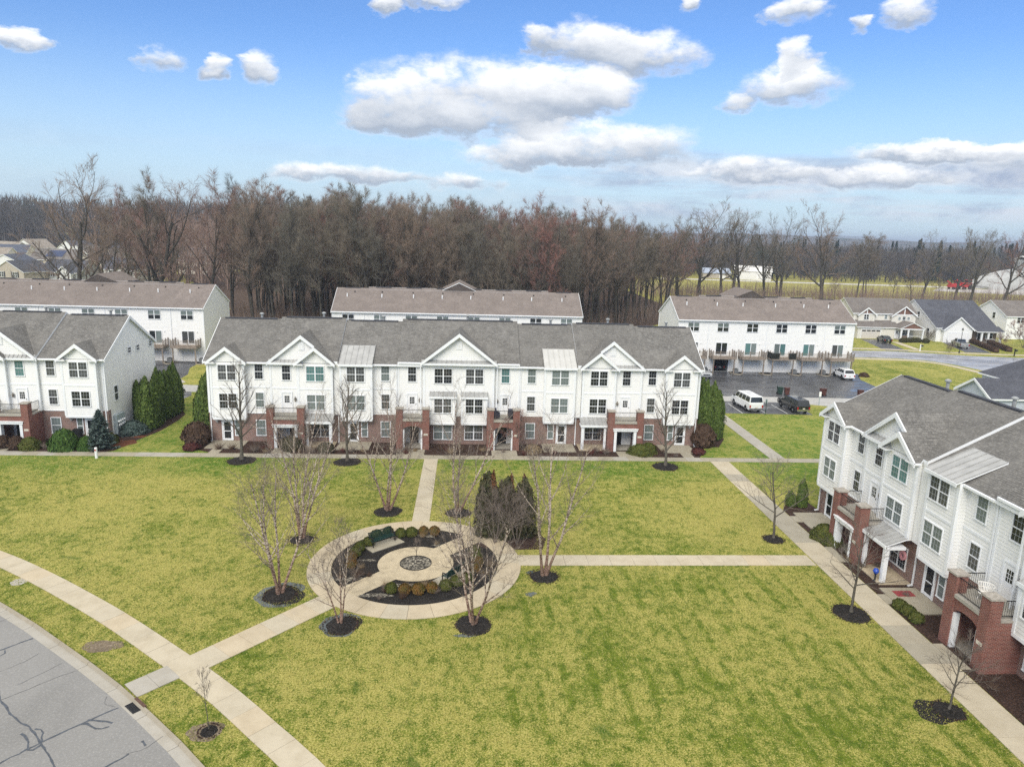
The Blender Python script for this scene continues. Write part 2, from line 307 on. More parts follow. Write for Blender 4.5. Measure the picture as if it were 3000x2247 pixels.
# ------------------------------------------------------------------ mesh helpers
class MB:
    def __init__(s): s.v = []; s.f = []; s.m = []
    def face(s, pts, m=0):
        b = len(s.v); s.v += [tuple(map(float, p_)) for p_ in pts]; s.f.append(tuple(range(b, b + len(pts)))); s.m.append(m); return s
    def box(s, x0, x1, y0, y1, z0, z1, m=0):
        b = len(s.v); s.v += [(x0, y0, z0), (x1, y0, z0), (x1, y1, z0), (x0, y1, z0), (x0, y0, z1), (x1, y0, z1), (x1, y1, z1), (x0, y1, z1)]
        for q in ((0, 3, 2, 1), (4, 5, 6, 7), (0, 1, 5, 4), (1, 2, 6, 5), (2, 3, 7, 6), (3, 0, 4, 7)): s.f.append(tuple(b + i for i in q)); s.m.append(m)
        return s
    def prism(s, pts, off, m=0, ms=None):
        """polygon pts (3-D, counter-clockwise seen from outside) with the solid going to pts+off"""
        n = len(pts); b = len(s.v); ms = m if ms is None else ms
        s.v += [tuple(map(float, p_)) for p_ in pts] + [(p_[0] + off[0], p_[1] + off[1], p_[2] + off[2]) for p_ in pts]
        s.f.append(tuple(range(b, b + n))); s.m.append(m); s.f.append(tuple(b + n + i for i in reversed(range(n)))); s.m.append(ms)
        for i in range(n):
            j = (i + 1) % n; s.f.append((b + j, b + i, b + n + i, b + n + j)); s.m.append(ms)
        return s
    def slab(s, pts, th=.18, m=0, ms=1): return s.prism(pts, (0, 0, -th), m, ms)
    def bar(s, a, b_, w_=.05, h=None, m=0, k=4, taper=1., rot=True):
        a = Vector(a); b_ = Vector(b_); d = (b_ - a).normalized(); u = d.cross(Vector((0, 0, 1)))
        if u.length < 1e-4: u = Vector((1, 0, 0))
        u.normalize(); v = u.cross(d).normalized(); h = w_ if h is None else h; b = len(s.v)
        for q, sc_ in ((a, 1.), (b_, taper)):
            for i in range(k):
                th = 2 * math.pi * (i + (.5 if k == 4 else 0)) / k; f_ = 1.41421 if k == 4 else 1
                s.v.append(tuple(q + u * math.cos(th) * w_ / 2 * f_ * sc_ + v * math.sin(th) * h / 2 * f_ * sc_))
        for i in range(k): j = (i + 1) % k; s.f.append((b + i, b + j, b + k + j, b + k + i)); s.m.append(m)
        s.f.append(tuple(b + i for i in reversed(range(k)))); s.m.append(m); s.f.append(tuple(b + k + i for i in range(k))); s.m.append(m)
        return s
    def lathe(s, prof, k=12, c=(0, 0, 0), m=0):
        b = len(s.v)
        for r, z in prof:
            for i in range(k): a = 2 * math.pi * i / k; s.v.append((c[0] + r * math.cos(a), c[1] + r * math.sin(a), c[2] + z))
        for q in range(len(prof) - 1):
            for i in range(k): j = (i + 1) % k; s.f.append((b + q * k + i, b + q * k + j, b + (q + 1) * k + j, b + (q + 1) * k + i)); s.m.append(m)
        s.f.append(tuple(b + i for i in reversed(range(k)))); s.m.append(m); s.f.append(tuple(b + (len(prof) - 1) * k + i for i in range(k))); s.m.append(m)
        return s
    def siding(s, O, U, poly, N, course=.215, m=0, lap=.019):
        """lapped boards filling a convex polygon poly (u,v) on the plane O + u*U + v*Z, boards facing N"""
        O = Vector(O); U = Vector(U); N = Vector(N); Zv = Vector((0, 0, 1))
        lo = min(q[1] for q in poly); hi_ = max(q[1] for q in poly); n = len(poly)
        def span(v):
            xs = []
            for i in range(n):
                a, b_ = poly[i], poly[(i + 1) % n]
                if abs(a[1] - b_[1]) < 1e-9:
                    if abs(a[1] - v) < 1e-6: xs += [a[0], b_[0]]
                elif min(a[1], b_[1]) - 1e-6 <= v <= max(a[1], b_[1]) + 1e-6: xs.append(a[0] + (b_[0] - a[0]) * (v - a[1]) / (b_[1] - a[1]))
            return min(xs), max(xs)
        cuts = sorted(set([lo, hi_] + [q[1] for q in poly] + [lo + course * i for i in range(1, int((hi_ - lo) / course) + 1)]))
        flip = U.cross(Zv).dot(N) < 0
        for v0, v1 in zip(cuts, cuts[1:]):
            if v1 - v0 < .004: continue
            a0, b0 = span(v0 + 1e-5); a1, b1 = span(v1 - 1e-5)
            q = [O + U * a0 + Zv * v0 + N * lap, O + U * b0 + Zv * v0 + N * lap, O + U * b1 + Zv * v1, O + U * a1 + Zv * v1]
            e = [O + U * a0 + Zv * v0, O + U * b0 + Zv * v0, q[1], q[0]]
            s.face(q[::-1] if flip else q, m); s.face(e[::-1] if flip else e, m)
        return s
    def mesh(s, name, mats):
        me = bpy.data.meshes.new(name); me.from_pydata(s.v, [], s.f)
        for x in mats: me.materials.append(MT[x])
        me.polygons.foreach_set('material_index', np.array(s.m, np.int32))
        V = np.array(s.v, float); uvl = me.uv_layers.new(name='UVMap'); out = np.zeros((len(me.loops), 2)); i = 0
        for fc in s.f:
            P_ = V[list(fc)]; n_ = np.cross(P_[1] - P_[0], P_[-1] - P_[0]); l = np.linalg.norm(n_); n_ = n_ / l if l > 1e-12 else np.array([0, 0, 1.])
            if abs(n_[2]) > .985: u_, v_ = np.array([1., 0, 0]), np.array([0, 1., 0])
            else:
                u_ = np.array([-n_[1], n_[0], 0]); u_ /= np.linalg.norm(u_); v_ = np.cross(n_, u_)
            out[i:i + len(fc), 0] = P_ @ u_; out[i:i + len(fc), 1] = P_ @ v_; i += len(fc)
        uvl.data.foreach_set('uv', out.ravel()); me.update(); return me
    def build(s, name, mats, parent=None, loc=(0, 0, 0), rz=0., **kw):
        return link(name, s.mesh(name, [mats] if isinstance(mats, str) else mats), parent, loc, rz, **kw)
def link(name, me, parent=None, loc=(0, 0, 0), rz=0., label=None, cat=None, group=None, kind=None):
    o = bpy.data.objects.new(name, me); col.objects.link(o); o.location = loc; o.rotation_euler = (0, 0, rz); o.parent = parent
    return tag(o, label, cat, group, kind)
def tag(o, label=None, cat=None, group=None, kind=None):
    for k, v in (('label', label), ('category', cat), ('group', group), ('kind', kind)):
        if v: o[k] = v
    return o
def thing(name, label, cat, loc=(0, 0, 0), rz=0., group=None): return link(name, None, None, loc, rz, label, cat, group)
def copy_tree(o, parent=None):
    c = o.copy(); col.objects.link(c); c.parent = parent
    for ch in o.children: copy_tree(ch, c)
    return c
CACHE = {}
def cached(key, fn):
    if key not in CACHE: CACHE[key] = fn()
    return CACHE[key]
def np_mesh(name, V, F, mat, mats=None, mi=None):
    """V (n,3), F (m,k) all faces the same size"""
    me = bpy.data.meshes.new(name); V = np.asarray(V, np.float32); F = np.asarray(F, np.int32); k = F.shape[1]
    me.vertices.add(len(V)); me.vertices.foreach_set('co', V.ravel()); me.loops.add(F.size); me.loops.foreach_set('vertex_index', F.ravel())
    me.polygons.add(len(F)); me.polygons.foreach_set('loop_start', np.arange(len(F), dtype=np.int32) * k); me.polygons.foreach_set('loop_total', np.full(len(F), k, np.int32))
    me.materials.append(MT[mat]); me.update(calc_edges=True); return me
ORD = ['first', 'second', 'third', 'fourth', 'fifth', 'sixth', 'seventh', 'eighth', 'ninth', 'tenth', 'eleventh', 'twelfth', 'thirteenth', 'fourteenth', 'fifteenth', 'sixteenth', 'seventeenth', 'eighteenth', 'nineteenth', 'twentieth', 'twenty-first', 'twenty-second', 'twenty-third', 'twenty-fourth', 'twenty-fifth', 'twenty-sixth']
def flat(name, pts, z, mat, kind='structure', parent=None, **kw):
    return MB().face([(x, y, z) for x, y in pts]).build(name, mat, parent, kind=kind, **kw)
def slabbox(x0, x1, y0, y1, z1, z0=-.02): return MB().box(x0, x1, y0, y1, z0, z1)
def sheet_off(pl, d):
    """offset an open polyline sideways by d (left of travel positive)"""
    out = []
    for i, q in enumerate(pl):
        a = pl[max(i - 1, 0)]; b = pl[min(i + 1, len(pl) - 1)]; tx, ty = b[0] - a[0], b[1] - a[1]; l = math.hypot(tx, ty)
        out.append((q[0] - ty / l * d, q[1] + tx / l * d))
    return out
def smooth_line(pl, step):
    """Catmull-Rom resample of a polyline at about the given spacing"""
    P_ = [np.array(q, float) for q in pl]; P_ = [2 * P_[0] - P_[1]] + P_ + [2 * P_[-1] - P_[-2]]; pts = []
    for i in range(1, len(P_) - 2):
        for k in range(40):
            s_ = k / 40; a, b, c, d = P_[i - 1:i + 3]
            pts.append(.5 * ((2 * b) + (-a + c) * s_ + (2 * a - 5 * b + 4 * c - d) * s_ ** 2 + (-a + 3 * b - 3 * c + d) * s_ ** 3))
    pts.append(P_[-2]); L = np.r_[0, np.cumsum([np.linalg.norm(b - a) for a, b in zip(pts, pts[1:])])]
    n = max(2, int(round(L[-1] / step))); tt_ = np.linspace(0, L[-1], n + 1); pts = np.array(pts)
    return [(float(np.interp(x, L, pts[:, 0])), float(np.interp(x, L, pts[:, 1]))) for x in tt_]
# ------------------------------------------------------------------ the setting: ground, walks, roads
g_ = MB(); xs = [-6000, -600, -200, -60, 60, 200, 600, 6000]; ys = [-1500, -100, 20, 80, 140, 300, 900, 9000]
for i in range(7):
    for j in range(7): g_.face([(xs[i], ys[j], 0), (xs[i + 1], ys[j], 0), (xs[i + 1], ys[j + 1], 0), (xs[i], ys[j + 1], 0)])
g_.build('ground', 'grass', kind='structure')
def qslab(pts, z1, mat, parent, name='slab', z0=-.03):
    return MB().prism([(x, y, z1) for x, y in pts], (0, 0, z0 - z1)).build(name, mat, parent)
rs = random.Random(5)
def walk(name, line, width, step, mat, z=.035, alt=None):
    """a walk: a bedding sheet with one concrete slab after another on it, joints left open"""
    ln = smooth_line(line, step); L, R = sheet_off(ln, width / 2), sheet_off(ln, -width / 2)
    bed = MB()
    for a in range(len(ln) - 1): bed.face([(*R[a], .006), (*R[a + 1], .006), (*L[a + 1], .006), (*L[a], .006)])
    base = bed.build(name, 'mulch_edge', kind='structure')
    for a in range(len(ln) - 1):
        l0, l1, r0, r1 = map(np.array, (L[a], L[a + 1], R[a], R[a + 1])); k = .007 / max(np.linalg.norm(l1 - l0), .1)
        p4 = [r0 + (r1 - r0) * k, r1 + (r0 - r1) * k, l1 + (l0 - l1) * k, l0 + (l1 - l0) * k]
        qslab(p4, z + rs.uniform(-.004, .004), (alt if alt and rs.random() < .3 else mat), base)
    return base
walk('front_sidewalk', [(-62, 67.82), (48, 67.82)], 1.2, 1.5, 'concrete_wet', alt='concrete_grey')
walk('north_path', [(-3.42, 51.75), (-3.42, 67.2)], 1.34, 1.5, 'concrete', alt='concrete_tan')
walk('east_path', [(3.72, 45.25), (24.55, 45.25)], 1.56, 1.55, 'concrete', alt='concrete_tan')
walk('side_path', [(25.6, 67.2), (25.6, 12)], 1.9, 1.9, 'concrete', alt='concrete_wet')
walk('lot_path', [(32.15, 68.44), (32.2, 86.9)], 1.55, 1.5, 'concrete_grey')
SWL = [(-48, 53.6), (-40.5, 50.6), (-34.6, 47.55), (-30.7, 45.45), (-26.85, 43.0), (-23.15, 40.4), (-19.65, 37.8), (-16.45, 35.2), (-13.5, 32.75), (-11.15, 30.66), (-8.5, 28.05), (-6.6, 26.15), (-3.0, 22.0), (0, 17.5), (2.5, 13)]
walk('street_sidewalk', SWL, 1.36, 1.62, 'concrete', z=.04, alt='concrete_tan')
walk('diagonal_path', [(-13.7, 33.56), (-8.05, 39.95)], 1.72, 1.5, 'concrete', alt='concrete_tan')
walk('kerb_ramp', [(-15.95, 31.36), (-14.52, 32.86)], 1.42, 1.0, 'concrete_grey', z=.045)
walk('rear_sidewalk', [(66, 131.6), (74.6, 131.4), (83.4, 130.8), (87.4, 129.6), (89.6, 126.6), (90.6, 122), (91.4, 114), (92.5, 100)], 1.5, 3., 'concrete')
walk('house_sidewalk', [(70, 144.0), (87, 143.9), (103, 140.6), (116, 139.3), (140, 138.2)], 1.4, 3., 'concrete')
# ring walk
RC = np.array((-3.28, 44.82)); RO, RI = 7.12, 5.57
ring = MB()
for k in range(48):
    a, b = 2 * math.pi * k / 48, 2 * math.pi * (k + 1) / 48
    ring.face([(RC[0] + r * math.cos(q), RC[1] + r * math.sin(q), .005) for r, q in ((RI, a), (RO, a), (RO, b), (RI, b))])
rg = ring.build('ring_path', 'mulch_edge', kind='structure')
for k in range(28):
    a, b = 2 * math.pi * (k + .006) / 28, 2 * math.pi * (k + .994) / 28; n = 4
    pts = [RC + RO * np.array((math.cos(q), math.sin(q))) for q in np.linspace(a, b, n)] + [RC + RI * np.array((math.cos(q), math.sin(q))) for q in np.linspace(b, a, n)]
    qslab(pts, .038 + rs.uniform(-.004, .004), 'concrete_tan' if (k % 5) else 'concrete', rg)
def disc(c, r, z, mat, name, k=40, jit=0., seed=0, kind='structure', parent=None, ry=None, **kw):
    r_ = random.Random(seed); k = max(k, 36); q_ = [r_.uniform(0, 6.28) for _ in range(3)]; lo_ = lambda a: 1 + jit * (.7 * math.sin(2 * a + q_[0]) + .5 * math.sin(3 * a + q_[1]) + .35 * math.sin(7 * a + q_[2])); pts = [(c[0] + r * lo_(2 * math.pi * i / k) * math.cos(2 * math.pi * i / k), c[1] + (ry or r) * lo_(2 * math.pi * i / k) * math.sin(2 * math.pi * i / k)) for i in range(k)]
    return flat(name, pts, z, mat, kind, parent, **kw)
def mound(c, r, h, mat, name, seed=0, parent=None, rings=6, k=44, jit=.05, kind=None, **kw):
    r_ = random.Random(seed); mb = MB(); rows = []; q_ = [r_.uniform(0, 6.28) for _ in range(3)]; base = [1 + jit * (.8 * math.sin(4 * math.pi * i / k + q_[0]) + .5 * math.sin(10 * math.pi * i / k + q_[1])) + r_.uniform(-.03, .03) for i in range(k)]
    for q in range(rings + 1):
        f_ = 1 - q / rings; rows.append([(r * f_ * base[i] * math.cos(2 * math.pi * i / k), r * f_ * base[i] * math.sin(2 * math.pi * i / k), .004 + h * (1 - f_ ** 2) + (r_.uniform(-.02, .02) if 0 < q else -.01)) for i in range(k)])
    for q in range(rings):
        for i in range(k): j = (i + 1) % k; mb.face([rows[q][i], rows[q][j], rows[q + 1][j], rows[q + 1][i]])
    return mb.build(name, mat, parent, (c[0], c[1], 0), kind=kind, **kw)
disc(RC, RI - .01, .003, 'mulch_black', 'planting_bed', 56)
# two walks of pale gravel cross the beds to a gravel round
def band(a_deg, r0, r1, wd, z, mat, name):
    a = rad(a_deg); d = np.array((math.cos(a), math.sin(a))); n = np.array((-d[1], d[0])); flat(name, [RC + d * r0 + n * wd, RC + d * r0 - n * wd, RC + d * r1 - n * wd, RC + d * r1 + n * wd], z, mat)
band(-134.6, 2.3, 5.62, .80, .012, 'gravel', 'gravel_walk'); band(46.2, 2.3, 5.62, .80, .012, 'gravel', 'gravel_walk')
disc(RC, 2.55, .016, 'gravel', 'gravel_round', 48); disc(RC, 1.04, .020, 'gravel_mixed', 'centre_bed', 32, .03, 3)
e_ = MB()
for k in range(40):
    a, b = 2 * math.pi * k / 40, 2 * math.pi * (k + 1) / 40
    e_.prism([(RC[0] + r * math.cos(q), RC[1] + r * math.sin(q), .07) for r, q in ((1.03, a), (1.07, a), (1.07, b), (1.03, b))], (0, 0, -.07))
e_.build('bed_edging', 'iron', kind='structure')
for k, (r, a, x, y) in enumerate(((4.6, 84, .9, .35), (3.6, 52, 1.0, .35), (4.7, -152, .9, .25), (4.9, -118, 1.0, .3), (3.1, -100, .8, .25), (3.3, 172, .6, .12), (3.5, 22, .7, .3), (4.9, -140, .5, .25))):
    disc(RC + r * np.array((math.cos(rad(a)), math.sin(rad(a)))), x, .0075 + .0006 * k, 'gravel_mixed', 'spilled_gravel', 16, .3, k, ry=y, kind='stuff', label='pale gravel spilled over the dark mulch', cat='gravel')
# foreground street: asphalt, gutter, kerb
KB = [(-48, 49.2), (-41, 47.2), (-34.6, 44.2), (-30.6, 42.0), (-27.14, 39.69), (-24.21, 37.65), (-21.37, 35.48), (-18.8, 33.51), (-16.36, 31.53), (-14.84, 30.19), (-12.92, 28.38), (-10.63, 26.26), (-7.2, 22.2), (-4.2, 17.9), (-1.6, 13)]
kb = smooth_line(KB, 3.05)
gi = sheet_off(kb, -.17); go = sheet_off(kb, -.64)
flat('foreground_road', [(-48, 8), (-1, 8)] + [(x, y) for x, y in reversed(go)] + [(-60, 47)], .004, 'asphalt_pale')
gut = MB()
for a in range(len(kb) - 1): gut.face([(*go[a], .003), (*go[a + 1], .003), (*kb[a + 1], .003), (*kb[a], .003)])
gut = gut.build('kerb_and_gutter', 'mulch_edge', kind='structure')
for a in range(len(kb) - 1):
    def cut(A, B, k=.004): A, B = np.array(A), np.array(B); return A + (B - A) * k, B + (A - B) * k
    (o0, o1), (i0, i1), (k0, k1) = cut(go[a], go[a + 1]), cut(gi[a], gi[a + 1]), cut(kb[a], kb[a + 1])
    qslab([o0, o1, i1, i0], .011, 'concrete_grey', gut, 'gutter_slab', -.02)
    mb = MB(); f0, f1 = i0 + (k0 - i0) * .25, i1 + (k1 - i1) * .25
    mb.face([(*i0, .012), (*i1, .012), (*f1, .125), (*f0, .125)]).face([(*f0, .125), (*f1, .125), (*k1, .115), (*k0, .115)]).face([(*k0, .115), (*k1, .115), (*k1, -.02), (*k0, -.02)])
    mb.face([(*i0, .012), (*f0, .125), (*k0, .115), (*k0, -.02)]).face([(*i1, .012), (*k1, -.02), (*k1, .115), (*f1, .125)]); mb.build('kerb_stone', 'kerb_conc', gut)
# sealed cracks in the asphalt
def ribbon(name, pl, wd, z, mat, seed, parent=None):
    r_ = random.Random(seed); ln = smooth_line(pl, .28); ln = [(x + r_.uniform(-.03, .03), y + r_.uniform(-.03, .03)) for x, y in ln]; mb = MB(); ws = [wd * r_.uniform(.55, 1.35) for _ in ln]
    L = [sheet_off(ln, q)[i] for i, q in enumerate(ws)]; R = [sheet_off(ln, -q)[i] for i, q in enumerate(ws)]
    for a in range(len(ln) - 1): mb.face([(*R[a], z), (*R[a + 1], z), (*L[a + 1], z), (*L[a], z)])
    return mb.build(name, mat, parent, kind='structure')
for k, (pl, wd, mt) in enumerate((([(-25.3, 33.6), (-24.16, 34.87), (-23.14, 36.01)], .055, 'sealant'), ([(-20.2, 25.2), (-19.1, 26.7), (-18.2, 27.82), (-16.92, 29.22), (-15.97, 30.15)], .05, 'sealant'), ([(-22.4, 31.9), (-21.69, 30.88), (-20.03, 29.39), (-19.35, 29.0), (-18.31, 28.01), (-16.79, 26.41), (-15.6, 24.4)], .045, 'sealant'),
    ([(-16.9, 29.3), (-16.3, 29.25), (-15.7, 29.1)], .05, 'sealant'), ([(-19.3, 28.5), (-18.9, 28.2), (-18.35, 27.4), (-18.05, 27.7)], .045, 'sealant'), ([(-18.9, 28.75), (-18.5, 28.6), (-18.15, 27.95)], .04, 'sealant'), ([(-14.9, 26.2), (-14.3, 26.8), (-14.1, 27.1)], .04, 'sealant'),
    ([(-23.9, 34.9), (-23.75, 34.6), (-23.85, 34.35)], .04, 'sealant'), ([(-17.1, 29.0), (-16.75, 29.05), (-16.2, 28.7), (-15.75, 28.85)], .06, 'sealant'), ([(-13.9, 27.9), (-13.6, 27.6)], .05, 'sealant'), ([(-26.5, 36.9), (-25.6, 38.1)], .012, 'crack'), ([(-23.6, 32.4), (-22.5, 33.6), (-22.0, 34.6)], .01, 'crack'), ([(-21.54, 31.92), (-21.0, 32.7), (-20.39, 33.66)], .012, 'crack'), ([(-21.62, 30.76), (-21.19, 31.21), (-20.2, 32.3), (-19.4, 33.0)], .014, 'crack'), ([(-14.2, 27.1), (-13.6, 27.4), (-13.1, 28.2)], .012, 'crack'), ([(-16.9, 31.0), (-16.7, 30.4), (-16.1, 30.2)], .01, 'crack'))):
    ribbon('sealed_crack', pl, wd, .0085 + .0006 * k, mt, k)
# storm drain in the gutter
t_ = thing('storm_drain', 'black iron storm drain grate set in the gutter', 'drain', (-15.24, 30.14, 0), rad(-42)); t_.scale = (.85, .72, 1)
MB().box(-.45, .45, -.3, .3, -.02, .016).build('well', 'black_plastic', t_)
MB().box(-.5, .5, -.34, -.28, 0, .03).box(-.5, .5, .26, .30, 0, .03).box(-.5, -.44, -.28, .26, 0, .03).box(.44, .5, -.28, .26, 0, .03).build('frame', 'iron', t_)
bar_me = MB().box(-.018, .018, -.28, .26, 0, .026).mesh('bar', ['iron'])
for k in range(11): link('bar', bar_me, t_, (-.4 + .08 * k, 0, 0))
MB().box(-.55, .55, .31, .50, .0, .145).build('hood', 'kerb_rust', t_)
# worn ground: bare patch, mulch rings and puddles are placed with their trees
disc((-19.15, 35.2), .95, .006, 'dead_turf', 'bare_patch', 26, .16, 4, ry=.62); disc((-11.4, 28.45), .85, .006, 'dead_turf', 'bare_ring', 24, .14, 6, ry=.6)
disc((-27.6, 42.35), .5, .006, 'concrete_grey', 'manhole_apron', 16, .1)
# beds in front of the houses
flat('front_bed', [(-24.9, 68.46), (23.9, 68.46), (25.2, 70.4), (25.6, 72.7), (-26.8, 72.7), (-26.9, 69.6)], .004, 'mulch_brown')
flat('front_bed', [(-34.5, 68.9), (-33.85, 72.64), (-33.0, 75.9), (-32.8, 80.4), (-33.05, 83.2), (-34.3, 85.3), (-36.6, 85.8), (-36.6, 72.7), (-58, 72.7), (-58, 68.46), (-35.2, 68.46)], .004, 'mulch_brown')
disc((-35.0, 71.3), 1.2, .008, 'mulch_red', 'mulch_patch', 24, .25, 8, ry=1.5); disc((-34.4, 74.0), .7, .0082, 'mulch_red', 'mulch_patch', 24, .3, 9)
flat('front_bed', [(26.62, 12), (26.62, 54.6), (27.6, 56.2), (29.6, 56.6), (29.75, 54), (29.75, 12)], .004, 'mulch_brown')
flat('side_bed', [(24.8, 72.5), (27.3, 72.2), (29.0, 75.4), (28.6, 79.4), (24.8, 79.6)], .0045, 'mulch_brown'); flat('side_bed', [(-26.4, 72.6), (-27.8, 70.2), (-28.6, 71.5), (-29.8, 77), (-29.2, 81), (-26.4, 81)], .0045, 'mulch_brown')
# rear lots, alley, streets
flat('rear_lot', [(30.2, 97.1), (56, 96.8), (63.9, 103.6), (64.4, 110.5), (66.8, 115.6), (30.2, 115.6)], .005, 'asphalt_wet')
flat('rear_lot', [(-24, 97.4), (20, 97.4), (20, 116), (-24, 116)], .005, 'asphalt_wet')
flat('rear_lot', [(-80, 100), (-41.2, 100), (-41.4, 106), (-43.0, 111), (-43.0, 116.4), (-80, 116.4)], .005, 'asphalt_wet')
flat('alley', [(-80, 94.9), (20, 94.6), (34, 94.0), (44.6, 93.6), (52, 90.8), (60, 87.5), (70, 86), (70, 92), (60, 94.4), (56, 96.79), (34, 97.1), (20, 97.39), (-24, 97.39), (-41, 99.2), (-80, 99.2)], .004, 'alley_conc')
flat('parking_bay', [(32.0, 87.2), (44.9, 86.9), (44.9, 93.55), (34, 93.95), (32.0, 94.0)], .008, 'asphalt_wet'); flat('parking_bay', [(-80, 88.4), (-36.6, 88.4), (-35.9, 92.6), (-36.7, 94.82), (-80, 94.85)], .008, 'asphalt_wet')
for k, x in enumerate((35.66, 38.8, 41.65)): flat('bay_line', [(x, 87.3), (x + .1, 87.3), (x + .05, 92.3), (x - .05, 92.3)], .0125, 'paint_line')
flat('rear_street', [(30, 132.6), (75, 133.0), (84, 132.5), (88.6, 130.9), (91.6, 126.6), (92.8, 122), (93.6, 114), (95, 100), (103, 100), (102.6, 118), (104.4, 123.5), (110, 126.8), (140, 125), (140, 135.4), (112.7, 135.97), (103.1, 137.12), (93.75, 139.99), (87.3, 141.5), (79.6, 141.3), (30, 141.3)], .006, 'street_wet')
flat('traffic_island', [(104.8, 117), (106, 122.4), (110.6, 125.6), (118, 125), (118, 117)], .05, 'grass'); flat('driveway', [(91.2, 158.9), (95.9, 158.6), (92.9, 145.2), (92.2, 141.6), (87.6, 142.3), (88.2, 145.8)], .010, 'asphalt_wet'); flat('driveway', [(109.6, 157), (115.5, 157), (110.2, 141.4), (104.6, 141.8)], .010, 'asphalt_wet')
flat('house_walk', [(96.6, 155.4), (98.2, 155.2), (96.4, 144), (94.9, 144)], .010, 'concrete')
flat('far_road', [(100, 372), (176, 362), (232, 358), (256, 356), (330, 350), (330, 362), (256, 366), (176, 372), (100, 380)], .02, 'gravel_road'); flat('far_yard', [(222, 330), (252, 318), (340, 300), (340, 345), (240, 352)], .015, 'gravel_road')
flat('forest_floor', [(-62, 133), (22, 134), (34, 160), (52, 182), (64, 210), (64, 330), (-130, 330), (-62, 190)], .012, 'leaf_litter')
# ------------------------------------------------------------------ building parts
rw = random.Random(11)
def window(par, x, z, y, w, h, sashes=1, grid=(3, 2), kinds=None, rz=0., lower=True, name='window', case=.075):
    """window with its foot-left at x-w/2, z; faces -y of its parent (turned by rz). > pane, muntin"""
    key = ('wf', w, h, sashes, case)
    def fr():
        mb = MB(); a = w / 2
        mb.box(-a - case, a + case, -.055, .01, h, h + case).box(-a - case - .02, a + case + .02, -.075, .01, -case, 0).box(-a - case, -a, -.055, .01, 0, h).box(a, a + case, -.055, .01, 0, h)
        sw_ = w / sashes
        for k in range(sashes):
            x0 = -a + k * sw_
            if k: mb.box(x0 - .06, x0 + .06, -.05, .01, 0, h)
            mb.box(x0 + (.06 if k else 0), x0 + sw_ - (.06 if k < sashes - 1 else 0), -.045, .01, h / 2 - .03, h / 2 + .03)
        return mb.mesh('window', ['white_trim'])
    o = link(name, cached(key, fr), par, (x, y, z), rz)
    sw_ = w / sashes; g = .06 if sashes > 1 else 0
    pm = cached(('wp', w, h, sashes), lambda: MB().box(-sw_ / 2 + g / 2, sw_ / 2 - g / 2, -.012, .0, 0, h / 2 - .03).mesh('pane', ['pane_dark']))
    k0 = kinds or rw.choice(('pane_dark', 'pane_curtain', 'pane_blind', 'pane_curtain'))
    for k in range(sashes):
        xc = -w / 2 + (k + .5) * sw_ + (0 if sashes == 1 else (-.03 if k == 0 else .03) * (1 if sashes == 2 else 0)) * 0
        for q in (0, 1):
            pn = link('pane', pm, o, (xc, 0, 0 if q == 0 else h / 2 + .03))
            kk_ = k0 if not isinstance(k0, (tuple, list)) else k0[q]
            if kk_ != 'pane_dark': pn.material_slots[0].link = 'OBJECT'; pn.material_slots[0].material = MT[kk_]
    if grid:
        def mu():
            mb = MB(); nx, nz = grid
            for k in range(sashes):
                x0 = -w / 2 + k * sw_ + g / 2; ww = sw_ - g
                for q in (0, 1):
                    if q == 0 and not lower: continue
                    zb = 0 if q == 0 else h / 2 + .03; hh = h / 2 - .03
                    for i in range(1, nx): mb.box(x0 + ww * i / nx - .009, x0 + ww * i / nx + .009, -.022, -.011, zb, zb + hh)
                    for i in range(1, nz): mb.box(x0, x0 + ww, -.0215, -.011, zb + hh * i / nz - .009, zb + hh * i / nz + .009)
            return mb.mesh('muntin', ['muntin'])
        link('muntin', cached(('wm', w, h, sashes, grid, lower), mu), o)
    return o
def door(par, x, z, y, w=.92, h=2.1, kind='storm', rz=0., name='door'):
    """> door_frame, glass, handle"""
    leaf = {'storm': 'white_trim', 'nine': 'white_paint', 'dark': 'black_plastic'}[kind]
    o = link(name, cached(('dl', w, h, kind), lambda: MB().box(-w / 2, w / 2, -.03, .01, 0, h).mesh('door', [leaf])), par, (x, y, z), rz)
    link('door_frame', cached(('df', w, h), lambda: MB().box(-w / 2 - .11, -w / 2, -.075, .01, 0, h + .11).box(w / 2, w / 2 + .11, -.075, .01, 0, h + .11).box(-w / 2, w / 2, -.075, .01, h, h + .11).mesh('door_frame', ['white_trim'])), o)
    if kind == 'nine':
        link('glass', cached(('dg', w), lambda: MB().box(-.24, .24, -.04, -.031, 1.05, 1.75).mesh('glass', ['pane_dark'])), o)
        def mu():
            mb = MB()
            for i in range(1, 3): mb.box(-.24 + .16 * i - .013, -.24 + .16 * i + .013, -.05, -.0405, 1.05, 1.75).box(-.24, .24, -.0495, -.0405, 1.05 + .233 * i - .013, 1.05 + .233 * i + .013)
            return mb.mesh('muntin', ['white_paint'])
        link('muntin', cached('dmu', mu), o)
    else:
        g0 = .22 if kind == 'storm' else 1.3
        link('glass', cached(('dgs', w, h, kind), lambda: MB().box(-w / 2 + .12, w / 2 - .12, -.04, -.031, g0, h - .14).mesh('glass', ['pane_dark'])), o)
        if kind == 'storm': link('rail', cached(('drl', w), lambda: MB().box(-w / 2 + .12, w / 2 - .12, -.05, -.0405, .95, 1.03).mesh('rail', ['white_trim'])), o)
    link('handle', cached('dh', lambda: MB().box(-.02, .02, -.1, -.03, .95, 1.08).mesh('handle', ['chrome'])), o, (w / 2 - .07, 0, 0))
    return o
